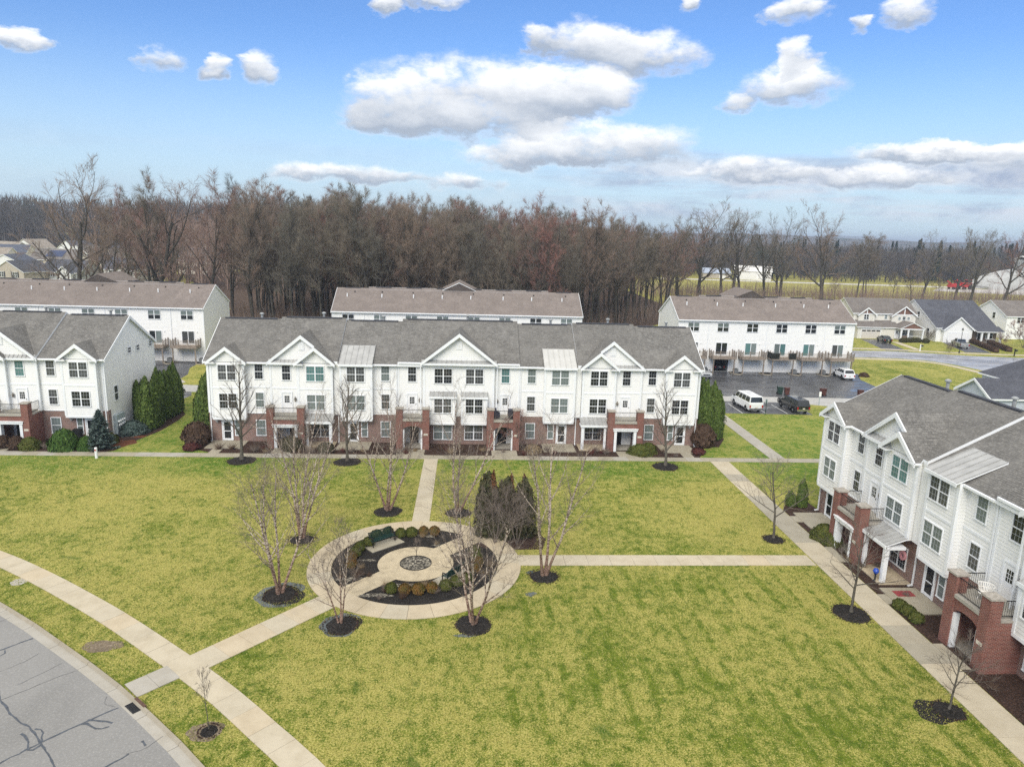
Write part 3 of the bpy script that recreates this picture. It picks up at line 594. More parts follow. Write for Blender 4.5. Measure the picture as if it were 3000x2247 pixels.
def railing(par, a, b, z, h=.95, step=.12, name='railing', mat='iron', wd=.022):
    a = Vector((*a, 0)); b = Vector((*b, 0)); L = (b - a).length; mb = MB()
    mb.bar(a + Vector((0, 0, z + h)), b + Vector((0, 0, z + h)), .045).bar(a + Vector((0, 0, z + .1)), b + Vector((0, 0, z + .1)), .035)
    n = max(2, int(L / step))
    for i in range(n + 1):
        q = a + (b - a) * (i / n); mb.bar((q.x, q.y, z + .1), (q.x, q.y, z + h), wd, k=3)
    return mb.build(name, mat, par)
def up_slab(mb, pts, th=.18, m=0, ms=1):
    a, b, c = (Vector(q) for q in pts[:3]); n_ = (b - a).cross(c - a)
    return mb.slab(pts if n_.z > 0 else pts[::-1], th, m, ms)
S_ = .6016; ZE = 8.45
def gable(root, xc, hw, yf, zb, za, wall_y, dz=0., shingle='shingle_grey', vent=False, ze=ZE, s=S_, ye0=-.35, rake=.3, cut=None, sid='siding', wallw=None, returns=True):
    """front gable: two roof planes running back into the main slope, rake boards, sided face"""
    yb = (za - ze - dz) / s + ye0; ye = (zb - ze - dz) / s + ye0; sl = (za - zb) / hw
    for q in (-1, 1):
        mb = MB(); x1 = xc + q * hw
        if cut and q == cut[0]:
            x1 = xc + q * hw * cut[1]; zc = za + (zb - za) * cut[1]; up_slab(mb, [(xc, yf, za), (x1, yf, zc), (x1, (zc - ze - dz) / s + ye0, zc), (xc, yb, za)], .16, 0, 0)
        else: up_slab(mb, [(xc, yf, za), (x1, yf, zb), (x1, ye, zb), (xc, yb, za)], .16)
        mb.build('gable_roof', [shingle, 'white_trim'], root)
        z1 = za - abs(x1 - xc) * sl; r_ = MB(); pts = [(xc, yf - .03, za + .01), (xc, yf - .03, za - rake * 1.25), (x1, yf - .03, z1 - rake * 1.05), (x1, yf - .03, z1 + .01)]
        r_.prism(pts if q < 0 else pts[::-1], (0, .09, 0)); r_.build('rake_board', 'white_trim', root)
    ww = wallw or hw - .2; top = za - .14; zb2 = top - ww * sl
    MB().siding((xc, wall_y, 0), (1, 0, 0), [(-ww, zb2), (ww, zb2), (0, top)], (0, -1, 0)).build('gable_siding', sid, root)
    if vent:
        zv = zb + (za - zb) * .45; v_ = MB().box(xc - .3, xc + .3, wall_y - .06, wall_y - .02, zv, zv + .85).build('gable_vent', 'white_trim', root)
        lm = cached('louvre', lambda: MB().box(-.24, .24, -.02, 0, 0, .05).mesh('louvre', ['siding']))
        for k in range(7): link('louvre', lm, v_, (xc, wall_y - .06, zv + .07 + .105 * k))
    if returns:
        for q in (-1, 1):
            x1 = xc + q * (hw - .45); w_ = .42
            if cut and q == cut[0]: continue
            mb = MB(); b0 = (x1 - w_, yf, zb - .06); b1 = (x1 + w_, yf, zb - .06); b2 = (x1 + w_, wall_y, zb - .06); b3 = (x1 - w_, wall_y, zb - .06); tp = (x1, wall_y - .02, zb + .34)
            mb.face([b0, b1, tp]).face([b1, b2, tp]).face([b3, b0, tp]); mb.box(x1 - w_ - .05, x1 + w_ + .05, yf - .04, wall_y, zb - .16, zb - .065, 1); mb.build('eave_return', ['zinc', 'white_trim'], root)
def bay(root, x0, x1, yf, z0, z1, yb=0., band=5.72, sid='siding', soffit=True, corner=.2):
    mb = MB(); mb.siding((x0, yf, 0), (1, 0, 0), [(0, z0), (x1 - x0, z0), (x1 - x0, z1), (0, z1)], (0, -1, 0))
    mb.siding((x0, yb, 0), (0, -1, 0), [(0, z0), (yb - yf, z0), (yb - yf, z1), (0, z1)], (-1, 0, 0)); mb.siding((x1, yf, 0), (0, 1, 0), [(0, z0), (yb - yf, z0), (yb - yf, z1), (0, z1)], (1, 0, 0))
    mb.build('bay_siding', sid, root)
    for q in (x0, x1):
        d = -1 if q == x0 else 1; MB().box(q - corner / 2 - .01 + d * .035 - d * corner / 2, q + corner / 2 + .01 + d * .035 - d * corner / 2, yf - .045, yf + .12, z0, z1).build('corner_board', 'white_trim', root)
    if band: MB().box(x0 + .07, x1 - .07, yf - .04, yf + .02, band, band + .16).build('band_board', 'white_trim', root)
    if soffit: MB().box(x0 + .01, x1 - .01, yf - .035, yb, z0 - .2, z0 - .002).build('bay_skirt', 'white_trim', root)
def metal_roof(root, x0, x1, ya, za, yb_, zb_, name='metal_roof', mat='zinc', seam=.5, fascia=True):
    """standing-seam lean-to from the low front edge (ya, za) up to (yb_, zb_)"""
    mb = MB(); mb.slab([(x0, ya, za), (x1, ya, za), (x1, yb_, zb_), (x0, yb_, zb_)], .1, 0, 1); o = mb.build(name, [mat, 'white_trim'], root)
    n = max(1, int(round((x1 - x0) / seam)))
    for k in range(n + 1):
        x = x0 + (x1 - x0) * k / n; x = min(max(x, x0 + .02), x1 - .02); MB().bar((x, ya, za + .02), (x, yb_, zb_ + .02), .03, .07).build('seam', mat, o)
    if fascia: MB().box(x0 - .04, x1 + .04, ya - .06, ya - .005, za - .2, za + .01).build('fascia', 'white_trim', o)
    return o
def portico(root, xc, wd, arch, side, kind):
    """brick porch with a balcony on top; xc centre, wd outer width"""
    x0, x1 = xc - wd / 2, xc + wd / 2; yf = -2.4; pw = .68
    for q in (x0, x1 - pw):
        pr = MB().box(q, q + pw, yf, yf + pw, 0, 4.25).build('brick_pier', 'brick_pier', root); MB().box(q - .07, q + pw + .07, yf - .07, yf + pw + .07, 4.25, 4.36).build('pier_cap', 'stone_cap', pr)
    a, b = x0 + pw, x1 - pw
    mb = MB()
    if arch:
        n = 12; cx = (a + b) / 2; r = (b - a) / 2; zs = 2.05; rise = .42; top = 3.14
        pts = [(cx - r * math.cos(math.pi * i / n), zs + rise * math.sin(math.pi * i / n)) for i in range(n + 1)]
        for (u0, v0), (u1, v1) in zip(pts, pts[1:]): mb.prism([(u0, yf + .1, v0), (u1, yf + .1, v1), (u1, yf + .1, top), (u0, yf + .1, top)], (0, .35, 0))
    else: mb.box(a, b, yf + .1, yf + .45, 2.42, 3.14)
    mb.build('brick_lintel', 'brick_pier', root)
    for q in (x0, x1 - .3): MB().box(q, q + .3, yf + pw, -.002, 0, 3.0).build('brick_side_wall', 'brick_pier', root)
    for q in (x0, x1 - .3): MB().box(q - .05, q + .35, yf + pw, -.1, 3.0, 3.12).build('coping', 'stone_cap', root)
    MB().box(a - .001, b + .001, yf + .02, yf + .09, 3.0, 3.2).box(x0 + .3, x1 - .3, yf + .09, -.02, 3.141, 3.22).build('balcony_deck', 'concrete_grey', root)
    MB().box(x0 + .31, x1 - .31, yf + .46, -.02, 2.9, 3.0).build('porch_ceiling', 'white_trim', root); MB().box(x0 + .02, x1 - .02, yf + .5, -.01, .02, .08).build('porch_floor', 'concrete_grey', root)
    c0, c1 = a + .0, b - .0
    if arch:
        for q, d in ((a, 1), (b, -1)): MB().box(min(q, q + d * .16), max(q, q + d * .16), yf + .12, yf + .44, 0, 2.1).build('jamb', 'white_trim', root)
    else:
        sr = MB().box(c0 - .04, c0 + .28, yf + .0, yf + .46, 0, 2.2).box(c1 - .28, c1 + .04, yf + .0, yf + .46, 0, 2.2).box(c0 - .1, c1 + .1, yf - .06, yf + .46, 2.2, 2.42).box(c0 - .16, c1 + .16, yf - .12, yf + .46, 2.42, 2.5).build('door_surround', 'white_trim', root)
    railing(root, (a, yf + .2), (b, yf + .2), 3.22); railing(root, (x0 + .12, yf + pw), (x0 + .12, -.35), 3.22); railing(root, (x1 - .12, yf + pw), (x1 - .12, -.35), 3.22)
    # porch back wall: sided reveal and the entry door
    MB().siding((a, -.02, 0), (1, 0, 0), [(0, .08), (b - a, .08), (b - a, 2.9), (0, 2.9)], (0, -1, 0)).build('porch_siding', 'siding', root)
    door(root, xc + side * .35, .08, -.05, .95, 2.1, 'dark')
    MB().box(x1 - .55, x1 - .13, yf - .015, yf, 1.52, 1.72).build('number_plaque', 'plaque', root)
def downspout(root, x, y, z0=.05, z1=8.3, nx=0):
    MB().box(x - .05, x + .05, y - .09, y - .01, z0, z1).bar((x, y - .05, z0 + .05), (x, y - .35, z0 - .0), .09).build('downspout', 'white_trim', root)
def townhouse(label, loc, rz, lo, hi, ends=(True, True), seed=0, cat='townhouses', group='three-storey townhouse rows facing the lawn', kz=1.):
    global rw
    ZR = ZE + 3.7 * kz; s_ = S_ * kz; hz = lambda z: ZE + (z - ZE) * kz
    rw = random.Random(seed); root = thing('townhouse_row', label, cat, loc, rz, group); HL = 25.6
    MB().box(-HL, HL, 0, .3, 0, 3.05).build('brick_wall', 'brick_wall', root)
    mb = MB().siding((-HL, 0, 0), (1, 0, 0), [(0, 3.05), (2 * HL, 3.05), (2 * HL, ZE), (0, ZE)], (0, -1, 0)).siding((-6.3, 0, 0), (1, 0, 0), [(0, ZE), (12.6, ZE), (12.6, ZE + .25), (0, ZE + .25)], (0, -1, 0)); mb.build('front_siding', 'siding', root)
    MB().siding((HL, 11.6, 0), (-1, 0, 0), [(0, .15), (2 * HL, .15), (2 * HL, ZE), (0, ZE)], (0, 1, 0)).build('rear_siding', 'siding', root)
    for q in (-1, 1):
        MB().siding((q * HL, 0, 0), (0, 1, 0), [(0, .2), (11.6, .2), (11.6, ZE), (5.8, ZR - .13), (0, ZE)], (q, 0, 0)).build('end_siding', 'siding', root)
        MB().box(min(q * (HL - .3), q * (HL + .03)), max(q * (HL - .3), q * (HL + .03)), -.005, .62, 0, 3.05).build('brick_return', 'brick_wall', root)
        MB().box(min(q * (HL - .1), q * (HL + .05)), max(q * (HL - .1), q * (HL + .05)), -.05, .12, 3.05, ZE).build('corner_board', 'white_trim', root); MB().box(min(q * (HL - .1), q * (HL + .05)), max(q * (HL - .1), q * (HL + .05)), 11.5, 11.65, .15, ZE).build('corner_board', 'white_trim', root)
        for sgn in (0, 1):
            p0, p1 = ((-.35, ZE), (5.8, ZR)) if sgn == 0 else ((11.95, ZE), (5.8, ZR)); X = q * 25.86
            pts = [(X, p0[0], p0[1] + .0), (X, p1[0], p1[1]), (X, p1[0], p1[1] - .34), (X, p0[0], p0[1] - .28)]
            MB().prism(pts, (q * .05, 0, 0)).build('rake_board', 'white_trim', root)
    for x0, x1, dz in ((-25.86, -19.35, 0), (-19.35, -12.4, .22), (-12.4, -6.3, 0), (-6.3, 6.3, .27), (6.3, 12.4, 0), (12.4, 19.35, .22), (19.35, 25.86, 0)):
        th = .2 + dz; mb = MB(); up_slab(mb, [(x0, -.35, ZE + dz), (x1, -.35, ZE + dz), (x1, 5.8, ZR + dz), (x0, 5.8, ZR + dz)], th); up_slab(mb, [(x0, 11.95, ZE + dz), (x1, 11.95, ZE + dz), (x1, 5.8, ZR + dz), (x0, 5.8, ZR + dz)], th); r_ = mb.build('roof', ['shingle_grey', 'white_trim'], root)
        MB().box(x0 + .5, x1 - .5, 5.62, 5.98, ZR - .05 + dz, ZR + .05 + dz).build('ridge_vent', 'roof_dark', r_)
        if lo < (x0 + x1) / 2 < hi:
            vp = MB().lathe([(.13, 0), (.13, 1.15), (.24, 1.15), (.24, 1.25), (.1, 1.34)], 10).mesh('flue_pipe', ['vent_grey'])
            link('flue_pipe', vp, r_, ((x0 + x1) / 2 + .8, 6.9, ZR - .85 + dz))
        if dz != .22: MB().box(x0 + .1, x1 - .1, -.46, -.34, ZE + dz - .16, ZE + dz - .03).build('gutter', 'white_trim', r_)
    ok = lambda x: lo <= x <= hi
    for s in (-1, 1):
        if not ok(s * 16): continue
        X = lambda a: s * a
        def ab(a, b): return (min(s * a, s * b), max(s * a, s * b))
        # end bay under its own gable
        b0, b1 = ab(21.75, 25.1); bay(root, b0, b1, -.6, 2.65, ZE); gable(root, X(23.43), 1.98, -.95, ZE + .03, hz(10.05), -.6, s=s_)
        for q in (b0 + .25, b1 - .25): MB().prism([(q - .07, -.0, 2.45), (q - .07, -.0, 2.0), (q - .07, -.12, 2.0), (q - .07, -.5, 2.4), (q - .07, -.5, 2.45)][::-1], (.14, 0, 0)).build('bracket', 'white_trim', root)
        window(root, X(23.43), 6.66, -.63, 1.72, 1.5, 2, kinds='pane_curtain'); window(root, X(23.43), 3.68, -.63, 1.72, 1.5, 2, kinds=rw.choice(('pane_dark', 'pane_blind')))
        door(root, X(23.85), .1, -.01, .9, 2.08, 'storm'); window(root, X(22.78), .66, -.01, .5, 1.58, 1, (1, 2), 'pane_blind')
        window(root, X(20.42), 6.68, -.03, .78, 1.5, kinds=rw.choice(('pane_dark', 'pane_curtain'))); window(root, X(20.42), 3.7, -.03, .78, 1.5); window(root, X(20.42), .68, -.01, .88, 1.58, kinds='pane_blind')
        MB().box(*ab(19.4, 21.7), -.04, 0, 5.72, 5.88).build('band_board', 'white_trim', root); MB().box(*ab(19.4, 21.7), -.06, .0, 3.0, 3.1).build('ledge', 'white_trim', root)
        # gable section: door half and sub-bay half
        d0, d1 = ab(16.4, 19.25); bay(root, d0, d1, -.28, 3.05, ZE, soffit=False); e0, e1 = ab(12.9, 16.4); bay(root, e0, e1, -.62, 3.05, ZE, soffit=False)
        gable(root, X(16.0), 3.5, -.62, ZE + .02, hz(11.32), -.30, dz=.22, s=s_, vent=True, cut=(-s, .394), returns=False)
        gable(root, X(14.62), 2.05, -1.1, ZE + .03, hz(10.2), -.62, dz=.22, s=s_)
        p0, p1 = ab(16.45, 19.3); metal_roof(root, p0, p1, -.66, ZE + .04, -.31, ZE + .34, 'pent_roof', 'zinc', .42)
        window(root, X(17.6), 6.66, -.31, .8, 1.5, kinds=rw.choice(('pane_teal', 'pane_dark'))); window(root, X(14.62), 6.66, -.65, 1.75, 1.5, 2, kinds='pane_teal' if s < 0 else 'pane_dark'); window(root, X(14.62), 3.68, -.65, 1.75, 1.5, 2, kinds='pane_blind' if s < 0 else 'pane_dark')
        door(root, X(17.6), 3.24, -.31, .92, 2.05, 'nine'); ln = MB().lathe([(.04, 0), (.1, .05), (.12, .3), (.06, .42), (.01, .5)], 8).build('wall_lantern', 'lantern', root, (X(16.75), -.42, 4.45))
        portico(root, X(17.35), 3.7, False, -s, 'dark')
        # lean-to porch beside it
        q0, q1 = ab(12.75, 15.5); metal_roof(root, q0, q1, -2.05, 2.72, -.64, 3.22, 'porch_roof', 'zinc', .5); MB().box(q0, q1, -1.95, -.64, 2.42, 2.62).build('porch_beam', 'white_trim', root)
        MB().box(X(12.95) - .14, X(12.95) + .14, -1.98, -1.7, .05, 2.45).build('porch_column', 'white_trim', root); MB().box(X(15.3) - .12, X(15.3) + .12, -1.95, -1.72, .05, 2.45).build('porch_column', 'white_trim', root)
        window(root, X(14.35), .62, -.01, 1.7, 1.5, 2, kinds='pane_dark'); MB().box(q0 - .1, q1 + .1, -2.2, -.01, .0, .07).build('porch_slab', 'concrete_tan', root)
        MB().box(*ab(12.2, 12.85), -.3, 0, 3.05, ZE).build('recess_siding', 'siding', root)
        # metal-roofed bay
        m0, m1 = ab(8.9, ZR); bay(root, m0, m1, -.6, 2.65, ZE + .02); metal_roof(root, m0 - .08, m1 + .08, -.92, ZE + .03, 2.05, ZE + 2.4 * s_ + .1, mat='zinc' if s < 0 else 'zinc_light', seam=.55)
        window(root, X(10.55), 6.66, -.63, 1.75, 1.5, 2, kinds='pane_curtain' if s < 0 else 'pane_blind'); window(root, X(10.55), 3.68, -.63, 1.75, 1.5, 2, kinds='pane_blind')
        door(root, X(10.95), .1, -.01, .9, 2.08, 'storm'); window(root, X(9.8), .66, -.01, .55, 1.58, 1, (1, 2), 'pane_blind')
        window(root, X(7.6), 6.68, -.03, .8, 1.5, kinds='pane_blind'); window(root, X(7.6), 3.7, -.03, .8, 1.5, kinds='pane_curtain'); window(root, X(7.6), .68, -.01, .9, 1.58, kinds='pane_blind')
        MB().box(*ab(6.4, 8.85), -.04, 0, 5.72, 5.88).build('band_board', 'white_trim', root)
        for q in (25.45, 12.45, 6.45, 3.95): downspout(root, X(q), -.02 if q != 3.95 else -.42)
        MB().box(*ab(6.2, 6.36), -.06, .02, 3.05, ZE + .2).build('corner_board', 'white_trim', root)
    for s in (-1, 1):
        if not ok(s * 4.5): continue
        X = lambda a: s * a
        window(root, X(4.85), 6.66, -.03, .8, 1.5, kinds='pane_dark' if s < 0 else 'pane_teal'); door(root, X(4.85), 3.24, -.01, .92, 2.05, 'nine'); portico(root, X(4.63), 3.35, True, 0, 'dark')
        MB().lathe([(.04, 0), (.1, .05), (.12, .3), (.06, .42), (.01, .5)], 8).build('wall_lantern', 'lantern', root, (X(4.85) + .8 * -s, -.14, 4.45))
        b0, b1 = (.3, 2.95) if s > 0 else (-2.95, -.3); bay(root, b0, b1, -1.0, 2.5, 5.25, -.4, None); metal_roof(root, b0 - .06, b1 + .06, -1.12, 5.3, -.43, 5.72, 'bay_roof', 'zinc', .5)
        window(root, X(1.62), 3.6, -1.03, 1.75, 1.5, 2, kinds='pane_curtain' if s < 0 else 'pane_dark'); window(root, X(1.62), 6.6, -.43, 1.78, 1.5, 2, kinds='pane_dark' if s < 0 else 'pane_curtain'); window(root, X(1.62), .55, -.31, 1.85, 1.6, 2, kinds='pane_blind' if s < 0 else 'pane_curtain')
    if ok(0):
        bay(root, -3.65, 3.65, -.4, 3.05, ZE + .25, soffit=False, band=None); MB().box(-3.65, 3.65, -.3, 0, 0, 3.05).build('brick_wall', 'brick_wall', root)
        gable(root, 0, 3.95, -.95, ZE + .3, hz(11.85), -.42, dz=.27, s=s_, vent=True, returns=False); metal_roof(root, -3.85, 3.85, -.85, ZE + .28, -.43, ZE + .58, 'pent_roof', 'zinc', .5)
    return root
# ------------------------------------------------------------------ the townhouse rows round the lawn
A = townhouse('long white townhouse row with brick ground floor at the head of the lawn', (-.85, 72.64, 0), 0, -26, 26, seed=3)
B = townhouse('white townhouse row with brick porch, cut off by the left edge', (-62.2, 72.64, 0), 0, 5, 26, seed=8)
C = townhouse('white townhouse row close by on the right, seen along its front', (29.65, 29.05, 0), -math.pi / 2, -26, 6, seed=5, kz=.87)
for q, z, h, w_ in ((1.95, 3.75, 1.5, .72), (5.55, 8.15, .55, .7), (7.55, 8.1, .55, .7), (10.7, 8.1, .55, .7)):
    window(B, 25.63, z, q, w_, h, 1, (3, 1) if h < 1 else None, 'pane_curtain', rz=math.pi / 2)
# meters on the end wall of the left row
mt = MB().box(25.62, 25.95, 1.0, 2.7, .3, 2.3).build('meter_cabinet', 'utility_grey', B); mm = MB().lathe([(.12, 0), (.12, .12), (.08, .16)], 10).mesh('meter', ['white_paint'])
for k in range(8):
    o = link('meter', mm, mt, (25.95, 1.25 + .4 * (k % 4), 1.2 + .4 * (k // 4))); o.rotation_euler = (0, math.pi / 2, 0)
# front pads, stoops
def pad(x0, x1, y0, y1, label, rot=False, mat='concrete_wet', z=.075):
    return MB().box(x0, x1, y0, y1, -.02, z).build('patio_pad', mat, None, label=label, cat='patio', group='concrete pads at the doors')
for x0, x1, y0, y1, lb in ((-26.2, -22.6, 69.9, 72.62, 'wide concrete pad at the left end door of the long row'), (-13.2, -9.9, 69.9, 72.62, 'concrete pad under the left metal-roofed bay of the long row'), (8.0, 11.4, 69.9, 72.62, 'concrete pad under the right metal-roofed bay of the long row'), (20.5, 24.1, 69.9, 72.62, 'wide concrete pad at the right end door of the long row'), (-40.6, -38.0, 69.6, 72.62, 'concrete pad behind the blue spruce')):
    pad(x0, x1, y0, y1, lb)
for y0, y1, lb in ((50.7, 53.9, 'concrete pad at the far end door of the near row'), (37.9, 41.2, 'concrete pad with a red door mat by the near row')): pad(27.15, 29.62, y0, y1, lb)
for x0, x1, y0, y1 in ((-25.3, -24.3, 68.42, 69.9), (-19.3, -17.4, 68.42, 70.2), (-7.0, -4.2, 68.42, 70.2), (2.6, 5.2, 68.42, 70.2), (15.6, 17.6, 68.42, 70.2), (22.3, 23.4, 68.42, 69.9), (-39.6, -38.6, 68.42, 69.6), (-46, -44.4, 68.42, 70.2)):
    MB().box(x0, x1, y0, y1, -.02, .055).build('stoop_walk', 'concrete_wet', None, kind='structure')
for y0, y1 in ((52.0, 53.2), (45.0, 47.4), (39.2, 40.4), (32.4, 34.8)): MB().box(26.56, 27.14, y0, y1, -.02, .05).build('stoop_walk', 'concrete_wet', None, kind='structure')

# ------------------------------------------------------------------ rear rows with garages and decks
def deck(root, xc, wrapped=False):
    """wooden balcony > railing, post, deck_board"""
    x0, x1, y0, z = xc - 2.02, xc + 2.02, -2.2, 2.72
    o = MB().box(x0, x1, y0, -.01, z - .25, z - .05).build('balcony', 'deck_wood', root)
    bm = cached('deckboard', lambda: MB().box(-.123, .123, 0, 2.15, 0, .045).mesh('deck_board', ['deck_floor']))
    for k in range(15): link('deck_board', bm, o, (x0 + .2 + k * .26, y0 + .02, z - .048))
    pts = [(x0 + .05, y0 + .05), (xc - .75, y0 + .05), (xc + .75, y0 + .05), (x1 - .05, y0 + .05), (x0 + .05, -.15), (x1 - .05, -.15), (x0 + .05, -1.15), (x1 - .05, -1.15)]
    pm = cached('railpost', lambda: MB().box(-.055, .055, -.055, .055, 0, 1.18).box(-.075, .075, -.075, .075, 1.18, 1.24).mesh('rail_post', ['deck_wood']))
    for q in pts: link('rail_post', pm, o, (*q, z - .05))
    railing(o, pts[0], pts[3], z - .05, 1.0, .13, 'railing', 'deck_wood', .04); railing(o, pts[0], pts[4], z - .05, 1.0, .13, 'railing', 'deck_wood', .04); railing(o, pts[3], pts[5], z - .05, 1.0, .13, 'railing', 'deck_wood', .04)
    po = cached('deckpost', lambda: MB().box(-.08, .08, -.08, .08, 0, 2.5).mesh('post', ['deck_wood']))
    for q in (-1.75, 1.75): link('post', po, o, (xc + q, -2.0, 0))
    if wrapped:
        MB().box(x0 - .02, xc - .8, y0 - .03, y0 - .01, z + .0, z + .98).build('privacy_screen', 'screen_cloth', o); MB().box(xc + .8, x1, y0 - .03, y0 - .01, z, z + .98).build('privacy_screen', 'screen_cloth', o); MB().box(x0 - .03, x0 - .01, y0, -.2, z, z + .98).build('privacy_screen', 'screen_cloth', o)
    return o
def rear_row(label, loc, n, u=5.03, open_garage=None, wrapped=None, seed=0, peak=0.5, hip=False):
    global rw
    rw = random.Random(seed); root = thing('rear_townhouse_row', label, 'townhouses', loc, 0, 'townhouse rows with garages behind the lawn'); L = n * u; D = 12.4; ze, zr, yr = 8.68, 12.05, 6.0
    mb = MB(); z0 = 2.12
    mb.siding((0, 0, 0), (1, 0, 0), [(0, z0), (L, z0), (L, ze), (0, ze)], (0, -1, 0))
    for k in range(n + 1):
        a = 0 if k == 0 else (k - 1) * u + u / 2 + .2 + 1.2; b = L if k == n else k * u + u / 2 + .2 - 1.2
        mb.siding((a, 0, 0), (1, 0, 0), [(0, .05), (b - a, .05), (b - a, z0), (0, z0)], (0, -1, 0))
    mb.build('rear_siding', 'siding', root)
    MB().siding((L, D, 0), (-1, 0, 0), [(0, .1), (L, .1), (L, ze), (0, ze)], (0, 1, 0)).build('front_siding', 'siding', root)
    for q, x in ((-1, 0), (1, L)):
        MB().siding((x, 0, 0), (0, 1, 0), [(0, .1), (D, .1), (D, ze), (yr, zr - .12), (0, ze)], (q, 0, 0)).build('end_siding', 'siding', root)
        for yy in (0, D): MB().box(x - .08, x + .08, yy - .05, yy + .05, .1, ze).build('corner_board', 'white_trim', root)
        for (ya, za), (yb_, zb_) in (((-.3, ze), (yr, zr)), ((D + .3, ze), (yr, zr))): MB().prism([(x + q * .14, ya, za), (x + q * .14, yb_, zb_), (x + q * .14, yb_, zb_ - .3), (x + q * .14, ya, za - .25)], (q * .05, 0, 0)).build('rake_board', 'white_trim', root)
    for a, b, dz in ((-.14, u, 0), (u, L - u, .2), (L - u, L + .14, 0)):
        mb = MB(); th = .2 + dz * .0
        up_slab(mb, [(a, -.3, ze + .02), (b, -.3, ze + .02), (b, yr, zr), (a, yr, zr)], th); up_slab(mb, [(a, D + .3, ze + dz), (b, D + .3, ze + dz), (b, yr, zr + dz), (a, yr, zr + dz)], th + dz)
        if dz: up_slab(mb, [(a, yr - .35, zr - .17), (b, yr - .35, zr - .17), (b, yr + .02, zr + dz), (a, yr + .02, zr + dz)], .05)
        r_ = mb.build('roof', ['shingle_brown', 'white_trim'], root); k0 = int(round((b - a) / u))
        for k in range(k0):
            xx = a + (k + .5) * (b - a) / k0; MB().box(xx - 1.3, xx + 1.3, yr - .14, yr + .16, zr + dz - .04, zr + dz + .07).build('ridge_vent', 'roof_dark', r_)
    xp = L * peak; zp = zr + 1.35
    mb = MB()
    for q in (-1, 1): up_slab(mb, [(xp, yr - 1.2, zp), (xp + q * 3.0, yr - .2, zr - .1), (xp + q * 3.0, D + .5, zr - .1), (xp, D + .5, zp)], .1)
    mb.face([(xp - 3.0, yr - .2, zr - .1), (xp + 3.0, yr - .2, zr - .1), (xp, yr - 1.2, zp)] if hip else [(xp - 3.0, yr - .2, zr - .3), (xp + 3.0, yr - .2, zr - .3), (xp, yr - 1.15, zp - .05)]); mb.build('cross_gable_roof', ['shingle_brown', 'shingle_brown' if hip else 'white_trim'], root)
    MB().box(-.1, L + .1, -.42, -.31, ze - .14, ze - .02).build('gutter', 'white_trim', root)
    if hip is None:
        pass
    for k in range(n):
        x = k * u + u / 2
        window(root, x, 6.85, -.03, 1.85, 1.35, 2, None, ('pane_dark', 'pane_blind') if rw.random() < .8 else ('pane_dark', 'pane_dark'))
        s_ = MB().box(-1.02, -.93, -.06, 0, 0, 2.05).box(.93, 1.02, -.06, 0, 0, 2.05).box(-.93, .93, -.06, 0, 1.96, 2.05).box(-.05, .05, -.05, 0, .06, 1.96).box(-.93, .93, -.055, 0, 0, .06).build('sliding_door', 'white_trim', root, (x, -.02, 2.95))
        kd = ['pane_blind', 'pane_dark', 'pane_curtain', 'pane_teal']; pn = cached('slp', lambda: MB().box(-.44, .44, -.012, 0, .06, 1.96).mesh('pane', ['pane_dark']))
        for q in (-.49, .49):
            o = link('pane', pn, s_, (q, 0, 0)); o.material_slots[0].link = 'OBJECT'; o.material_slots[0].material = MT[rw.choice(kd)]
        gx = x + .2
        if open_garage == k:
            MB().box(gx - 1.2, gx + 1.2, .0, 5.5, .0, .02).box(gx - 1.5, gx - 1.2, 0, 5.5, 0, 2.3).box(gx + 1.2, gx + 1.5, 0, 5.5, 0, 2.3).box(gx - 1.5, gx + 1.5, 5.5, 5.6, 0, 2.3).box(gx - 1.5, gx + 1.5, .1, 5.6, 2.3, 2.4).build('garage_interior', 'house_grey', root)
        else:
            gd = MB().box(gx - 1.2, gx + 1.2, -.01, .05, .02, 2.1).build('garage_door', 'garage_white', root)
            pm = cached('gpanel', lambda: MB().box(-1.17, 1.17, -.02, 0, 0, .47).mesh('panel', ['garage_white']))
            for q in range(4): link('panel', pm, gd, (gx, -.011, .05 + .51 * q))
        MB().box(gx - 1.3, gx - 1.2, -.05, .02, 0, 2.2).box(gx + 1.2, gx + 1.3, -.05, .02, 0, 2.2).box(gx - 1.2, gx + 1.2, -.05, .02, 2.1, 2.2).build('garage_trim', 'white_trim', root)
        deck(root, x - .05, wrapped == k)
        MB().lathe([(.09, 0), (.09, .62), (.05, .68)], 8).build('vent_pipe', 'white_trim', root, (x - .3 + rw.uniform(-.4, .4), 3.6, 10.65)); MB().lathe([(.1, 0), (.13, .15), (.05, .3)], 7).build('roof_vent', 'black_plastic', root, (x + .1 + rw.uniform(-.3, .3), 4.9, 11.35))
        MB().box(x + 1.35, x + 1.5, -.12, -.02, 4.75, 4.95).build('wall_light', 'white_paint', root)
    for k in range(1, n, 2): MB().box(k * u - .05, k * u + .05, -.1, -.02, 2.2, ze - .1).build('downspout', 'white_trim', root)
    return root
E_ = rear_row('white rear row with brown roof and six wooden decks by the wet lot', (34.95, 115.55, 0), 6, 5.02, 1, 3, 21, .46, True)
D_ = rear_row('white rear row whose brown roof shows above the middle of the long row', (-22.0, 116.4, 0), 8, 5.1, seed=22, peak=.5)
F2 = rear_row('white rear row with brown roof behind the left row', (-93.2, 116.3, 0), 10, 5.08, seed=23, peak=.64, hip=True)
